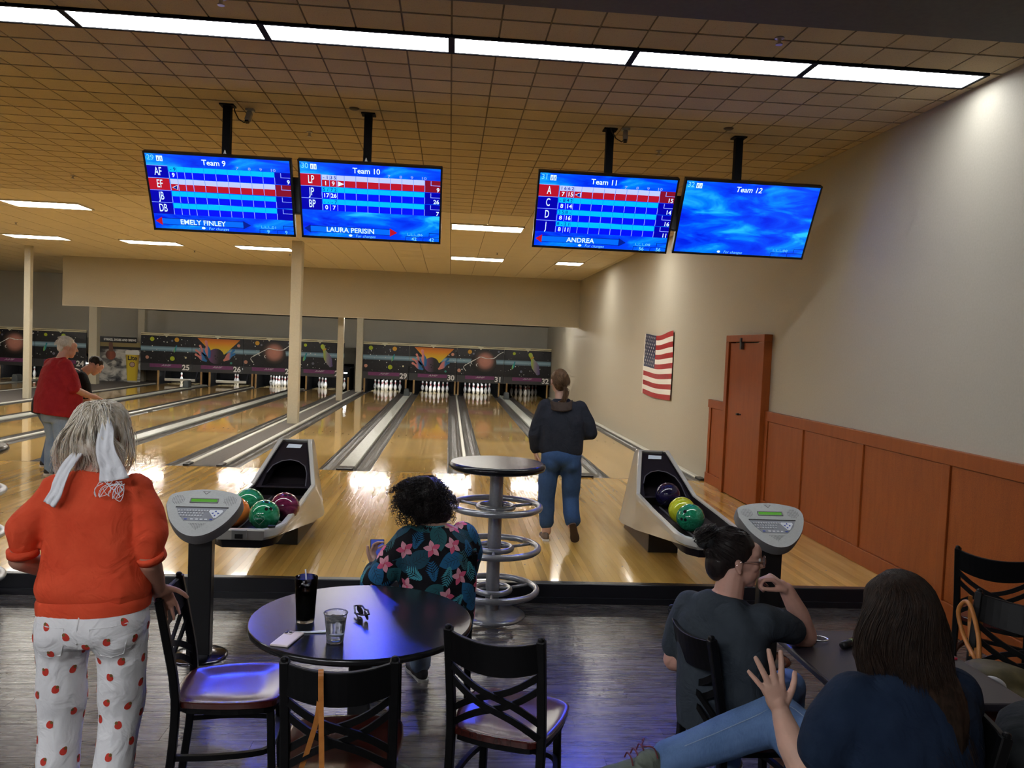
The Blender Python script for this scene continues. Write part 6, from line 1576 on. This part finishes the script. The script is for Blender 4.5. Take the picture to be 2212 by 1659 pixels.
for i in range(620):
    a = rng.uniform(-PI, PI); e = rng.uniform(-.75, 1.5); d = V((math.cos(a)*math.cos(e), math.sin(a)*math.cos(e), math.sin(e)))
    if d.y > .42 and d.z < .66: continue
    if d.z < -.1 and d.y > -.05: continue
    r0 = Hc+RH @ V((d.x*.087, -.030+d.y*.103, .032+d.z*.092)); cc = Hc+RH @ V((0,-.028,.02)); mid = r0*.5+bun*.5; mid = cc+(mid-cc).normalized()*.106
    N_.append(ctrl([r0, r0*.6+mid*.4+(mid-cc).normalized()*.003, mid, bun+V(rng.normal(size=3)*.012)], 14))
for i in range(260):
    a = rng.uniform(0, 2*PI); q = rng.normal(size=3)*.012; ax = RH @ V((0,-.6,.8)); u_ = ax.orthogonal().normalized(); v_ = ax.cross(u_)
    N_.append(np.array([np.array(bun+ax*.022+(u_*math.cos(a+k*.35)+v_*math.sin(a+k*.35))*(.024+.007*math.sin(k)))+q for k in range(14)]))
strands('hair', N_, .0016, DK2, hcap)
bm = bmesh.new(); ax = RH @ V((0,-.6,.8)); u_ = ax.orthogonal().normalized(); v_ = ax.cross(u_)
tube(bm, [bun-ax*.004+(u_*math.cos(a)+v_*math.sin(a))*(.034+.006*math.sin(a*9))+ax*.006*math.sin(a*7) for a in np.linspace(0, 2*PI, 61)[:-1]], .015, 8, closed=True); obj('scrunchie', bm, mat('black_velvet', (.006,.006,.007), .8), gp, smooth=True)
eyes(gp, hc, RH, .98)
gl = thing('eyeglasses', 'thin metal-rimmed eyeglasses worn by the person in grey', 'eyeglasses', (0,0,0)); gl.location = gp.location; gl.rotation_euler = gp.rotation_euler
wire = mat('rose_gold_wire', (.55,.42,.38), .25, metal=1)
for s in (-1, 1):
    bm = bmesh.new(); P = [Hc+RH @ V((s*.034+.026*math.cos(a), .098-.10*abs(s*.034+.026*math.cos(a))**1.6, .004+.022*math.sin(a))) for a in np.linspace(0, 2*PI, 25)[:-1]]; tube(bm, P, .0014, 6, closed=True); obj('rim', bm, wire, gl)
    bm = bmesh.new(); bm.faces.new([bm.verts.new(p) for p in P]); obj('lens', bm, mat('tinted_clear_lens', (.75,.72,.78), .05, trans=.9, ior=1.1), gl)
    bm = bmesh.new(); tube(bm, [Hc+RH @ V(q) for q in ((s*.060,.090,.010),(s*.076,.07,.012),(s*.082,.0,.008),(s*.083,-.02,-.008))], .0015, 6); obj('temple_arm', bm, wire, gl)
bm = bmesh.new(); tube(bm, [Hc+RH @ V(q) for q in ((-.009,.099,.008),(0,.103,.012),(.009,.099,.008))], .0014, 6); obj('bridge', bm, wire, gl)
# ------------------------------------------------------------------ person with long brown hair, hand raised
nv = person('person with long brown hair in navy T-shirt raising one spread hand', (1.38,-8.74,ZF), math.radians(10))
RH = rotm(.12, -.10, .0); hc = (.02,.045,1.135); Hc = V(hc)
B = Blob(); head(B, hc, RH, 1.02); B.cone((0,-.02,.99), .06, (.01,.02,1.09), .055)
B.loft([((0,-.02,.48),.20,.15),((0,-.04,.62),.205,.145),((0,-.05,.76),.19,.125),((0,-.04,.88),.165,.10),((0,-.03,.95),.10,.07),((0,-.02,1.0),.055,.05)])
# left arm: upper arm forward and out, forearm up, palm away from the camera, fingers spread
B.chain([((-.14,-.035,.88),.055),((-.262,.0,.655),.060),((-.268,.02,.635),.056),((-.285,.10,.71),.047),((-.285,.155,.765),.034),((-.287,.17,.79),.029)])
hand(B, (-.287,.17,.785), (-.30,.10,.93), (.12,.93,-.1), -1, [(.16,.14,.1),(.05,.1,.1),(.10,.12,.1),(.16,.16,.1)], .40, 1.06, thumb=(.85,.10,.75), tcurl=.25, fat=1.22)
B.chain([((.14,-.035,.88),.055),((.28,.10,.68),.056),((.20,.30,.66),.040)]); hand(B, (.20,.30,.67), (-.3,.9,.0), (0,0,-1), 1, [(.2,.2,.2)]*4)
B.chain([((-.10,.02,.53),.085),((-.15,.375,.645),.066),((-.50,.505,.475),.044)]); B.chain([((.10,.02,.53),.09),((.08,.42,.50),.068),((.05,.42,.10),.046)])
B.build('body', SKIN_B, nv, .0048, 3)
NVY = cloth('navy_tshirt', (.006,.014,.034), (.010,.020,.045), .9, 450, .2)
B = Blob(); B.loft([((0,-.02,.45),.225,.18),((0,-.035,.56),.232,.185),((0,-.05,.70),.235,.165),((0,-.05,.81),.235,.15),((0,-.042,.90),.222,.13),((0,-.03,.96),.16,.10),((0,-.022,1.0),.085,.075)], p=2.5)
B.chain([((-.175,-.035,.90),.090),((-.225,-.022,.82),.092),((-.248,-.010,.752),.084)]); B.chain([((.175,-.035,.90),.090),((.235,.025,.82),.092),((.28,.085,.72),.084)])
B.build('t_shirt', NVY, nv, .0075, 12, folds(.007, 16, 61))
B = Blob(); B.loft([((0,-.02,.44),.21,.16),((0,.0,.55),.21,.16)], p=2.3)
B.chain([((-.10,.02,.545),.105),((-.13,.20,.62),.098),((-.15,.375,.655),.088),((-.26,.42,.60),.081),((-.38,.465,.535),.074),((-.50,.505,.48),.066)])
B.chain([((.10,.02,.54),.105),((.08,.42,.515),.086),((.075,.44,.45),.078),((.05,.42,.09),.066)])
jn = B.build('jeans', DEN_D, nv, .008, 4, folds(.005, 18, 62))
bv = surf(jn); bm = bmesh.new()
P = [bv.find_nearest(V(q))[0]+V((0,-.001,.0012)) for q in ((-.12,.10,.70),(-.14,.22,.72),(-.17,.33,.73),(-.26,.36,.68),(-.37,.41,.605),(-.47,.45,.545))]; tube(bm, crv([tuple(p) for p in P], 30), .0016, 5); obj('stitch_line', bm, mat('pale_stitch', (.20,.27,.38), .8), jn)
GSH = cloth('sage_canvas_shoe', (.085,.10,.085), (.12,.14,.115))
shoe(nv, (-.525,.505,.445), (-.755,.545,.385), (-.25,-.30,.92), GSH, SOLE_W, .046, .07)
bm = bmesh.new()
for k in range(3): tube(bm, crv([(-.60-.022*k,.490,.495-.012*k),(-.60-.022*k,.510,.520-.014*k),(-.60-.022*k,.545,.520-.014*k),(-.60-.022*k,.565,.490-.012*k)], 10), .003, 5)
tube(bm, crv([(-.60,.525,.522),(-.57,.49,.53),(-.565,.46,.505)], 8), .0028, 5); tube(bm, crv([(-.60,.525,.522),(-.575,.56,.53),(-.57,.585,.51)], 8), .0028, 5); obj('shoelaces', bm, mat('maroon_lace', (.10,.012,.016), .7), nv)
shoe(nv, (.05,.36,0), (.05,.61,0), (0,0,1), GSH, SOLE_W)
LONG = hairm('long_dark_brown_hair', (.008,.0045,.0032), (.034,.019,.012), .5)
c0 = Hc+RH @ V((0,-.02,.03))
B = Blob(); B.ell(c0, (.099,.110,.099), rot=RH); B.loft([(c0+V((0,-.055,.02)),.08,.05),(c0+V((0,-.062,-.08)),.115,.062),(c0+V((0,-.075,-.16)),.118,.058),(c0+V((.02,-.150,-.24)),.096,.045),(c0+V((.035,-.195,-.33)),.062,.028),(c0+V((.04,-.21,-.40)),.03,.015)], p=2.2)
hcap = B.build('hair_cap', LONG, nv, .007, 4, folds(.003, 80, 19, stretch=(1,1,.08)))
N_ = []; rng = np.random.RandomState(31)
part = V((-.012,.02,0))
for i in range(2300):
    az = rng.uniform(-2.55, 2.55)   # 0 = straight back
    dx, dy = math.sin(az), -math.cos(az); el = rng.uniform(.25, 1.5); s_ = 1 if dx > 0 else -1
    r0 = c0+RH @ V((dx*math.cos(el)*.094, dy*math.cos(el)*.106, math.sin(el)*.094))
    ru = c0+RH @ V((dx*.104, dy*.114, .02)); cl = round(az*6)/6
    if dy > .25: sh_ = V((dx*.125, .02+.02*dy, 0))
    else: sh_ = V((dx*.140-.006, dy*.118-.01, 0))
    m1 = c0+sh_+V((rng.normal()*.006, rng.normal()*.005, -.085)); L = rng.uniform(.62, 1.12); jx = .025*math.sin(cl*5)+rng.normal()*.008
    m2 = c0+V((sh_.x*1.02+jx*.5, min(sh_.y, .0)*1.0-.035+rng.normal()*.006, -.19)); e_ = c0+V((sh_.x*.62+.035+jx, (min(sh_.y,.0)*.35-.185 if dy < .25 else -.03)+rng.normal()*.012, -.21-.26*L*(.65+.45*math.cos(az*.6))))
    tp_ = RH @ V((part.x+dx*.02, part.y+rng.uniform(-.06,.06), .09)); top = c0+tp_.normalized()*.1005
    q_ = r0*.5+top*.5; q_ = c0+(q_-c0).normalized()*.1055
    N_.append(ctrl([top, q_, r0*.35+ru*.65+(ru-c0)*.02, m1, m2, e_], 16))
strands('hair', N_, .0015, LONG, hcap)
# ------------------------------------------------------------------ jacket and bag at far right
B = Blob(); jm = cloth('charcoal_fleece', (.012,.014,.016), (.028,.032,.034), .95, 160, .5)
B.ell((0,0,.62), (.23,.17,.12)); B.ell((.05,-.02,.74), (.20,.13,.09)); B.ell((-.08,.05,.56), (.20,.16,.10)); B.ell((.12,.03,.55), (.16,.15,.10)); B.ell((.15,.12,.62), (.12,.14,.13))
jk = thing('jacket', 'dark fleece jacket heaped over the chair at bottom right', 'jacket', (1.93,-8.64,ZF)); B.build('jacket_body', jm, jk, .010, 4, folds(.016, 16, 71, stretch=(1,1,1)))
bm = bmesh.new(); bvj = surf(jk.children[0]); P = [bvj.find_nearest(V(q))[0]+V((0,-.002,.003)) for q in ((-.20,-.14,.66),(-.12,-.17,.71),(-.03,-.18,.72),(.06,-.18,.70),(.16,-.16,.68))]; tube(bm, crv([tuple(p) for p in P], 24), .005, 6); obj('zipper', bm, mat('pale_zip_tape', (.28,.33,.33), .5), jk)
bg = thing('handbag', 'olive handbag with tan handles lying on the chair at far right', 'handbag', (2.36,-7.86,ZF), math.radians(130))
B = Blob(); B.ell((0,-.02,.56), (.17,.14,.10)); B.ell((.06,.06,.53), (.13,.13,.07)); B.ell((-.08,.04,.53), (.12,.12,.07)); B.build('bag_body', noisy('olive_canvas', (.055,.042,.014), (.10,.078,.028), .7, 20, world=False), bg, .009, 4, folds(.010, 22, 73))
for pts_ in ([(.20,-.27,.845),(.205,-.30,.80),(.20,-.30,.68),(.16,-.20,.585)],[(.165,-.27,.845),(.15,-.30,.80),(.16,-.29,.66),(.13,-.15,.60)]):
    bm = bmesh.new(); sweep(bm, crv(pts_, 20), rectp(.004,.018), fixup=(1,0,0)); obj('bag_strap', bm, om, bg)
bm = bmesh.new(); tube(bm, crv([(.12,-.12,.60),(.20,-.22,.66),(.24,-.25,.76),(.21,-.24,.82),(.17,-.2,.80),(.12,-.14,.70),(.10,-.1,.60)], 28), .010, 8); obj('bag_handle', bm, om, bg, smooth=True)
bm = bmesh.new(); tube(bm, [(-.02+.035*math.cos(a), .12+.02*math.sin(a), .60+.028*math.sin(a)) for a in np.linspace(0, 2*PI, 25)[:-1]], .009, 8, closed=True); obj('ring_charm', bm, mat('white_ring', (.55,.54,.55), .4), bg, smooth=True)
bpy.data.scenes.remove(TMP)
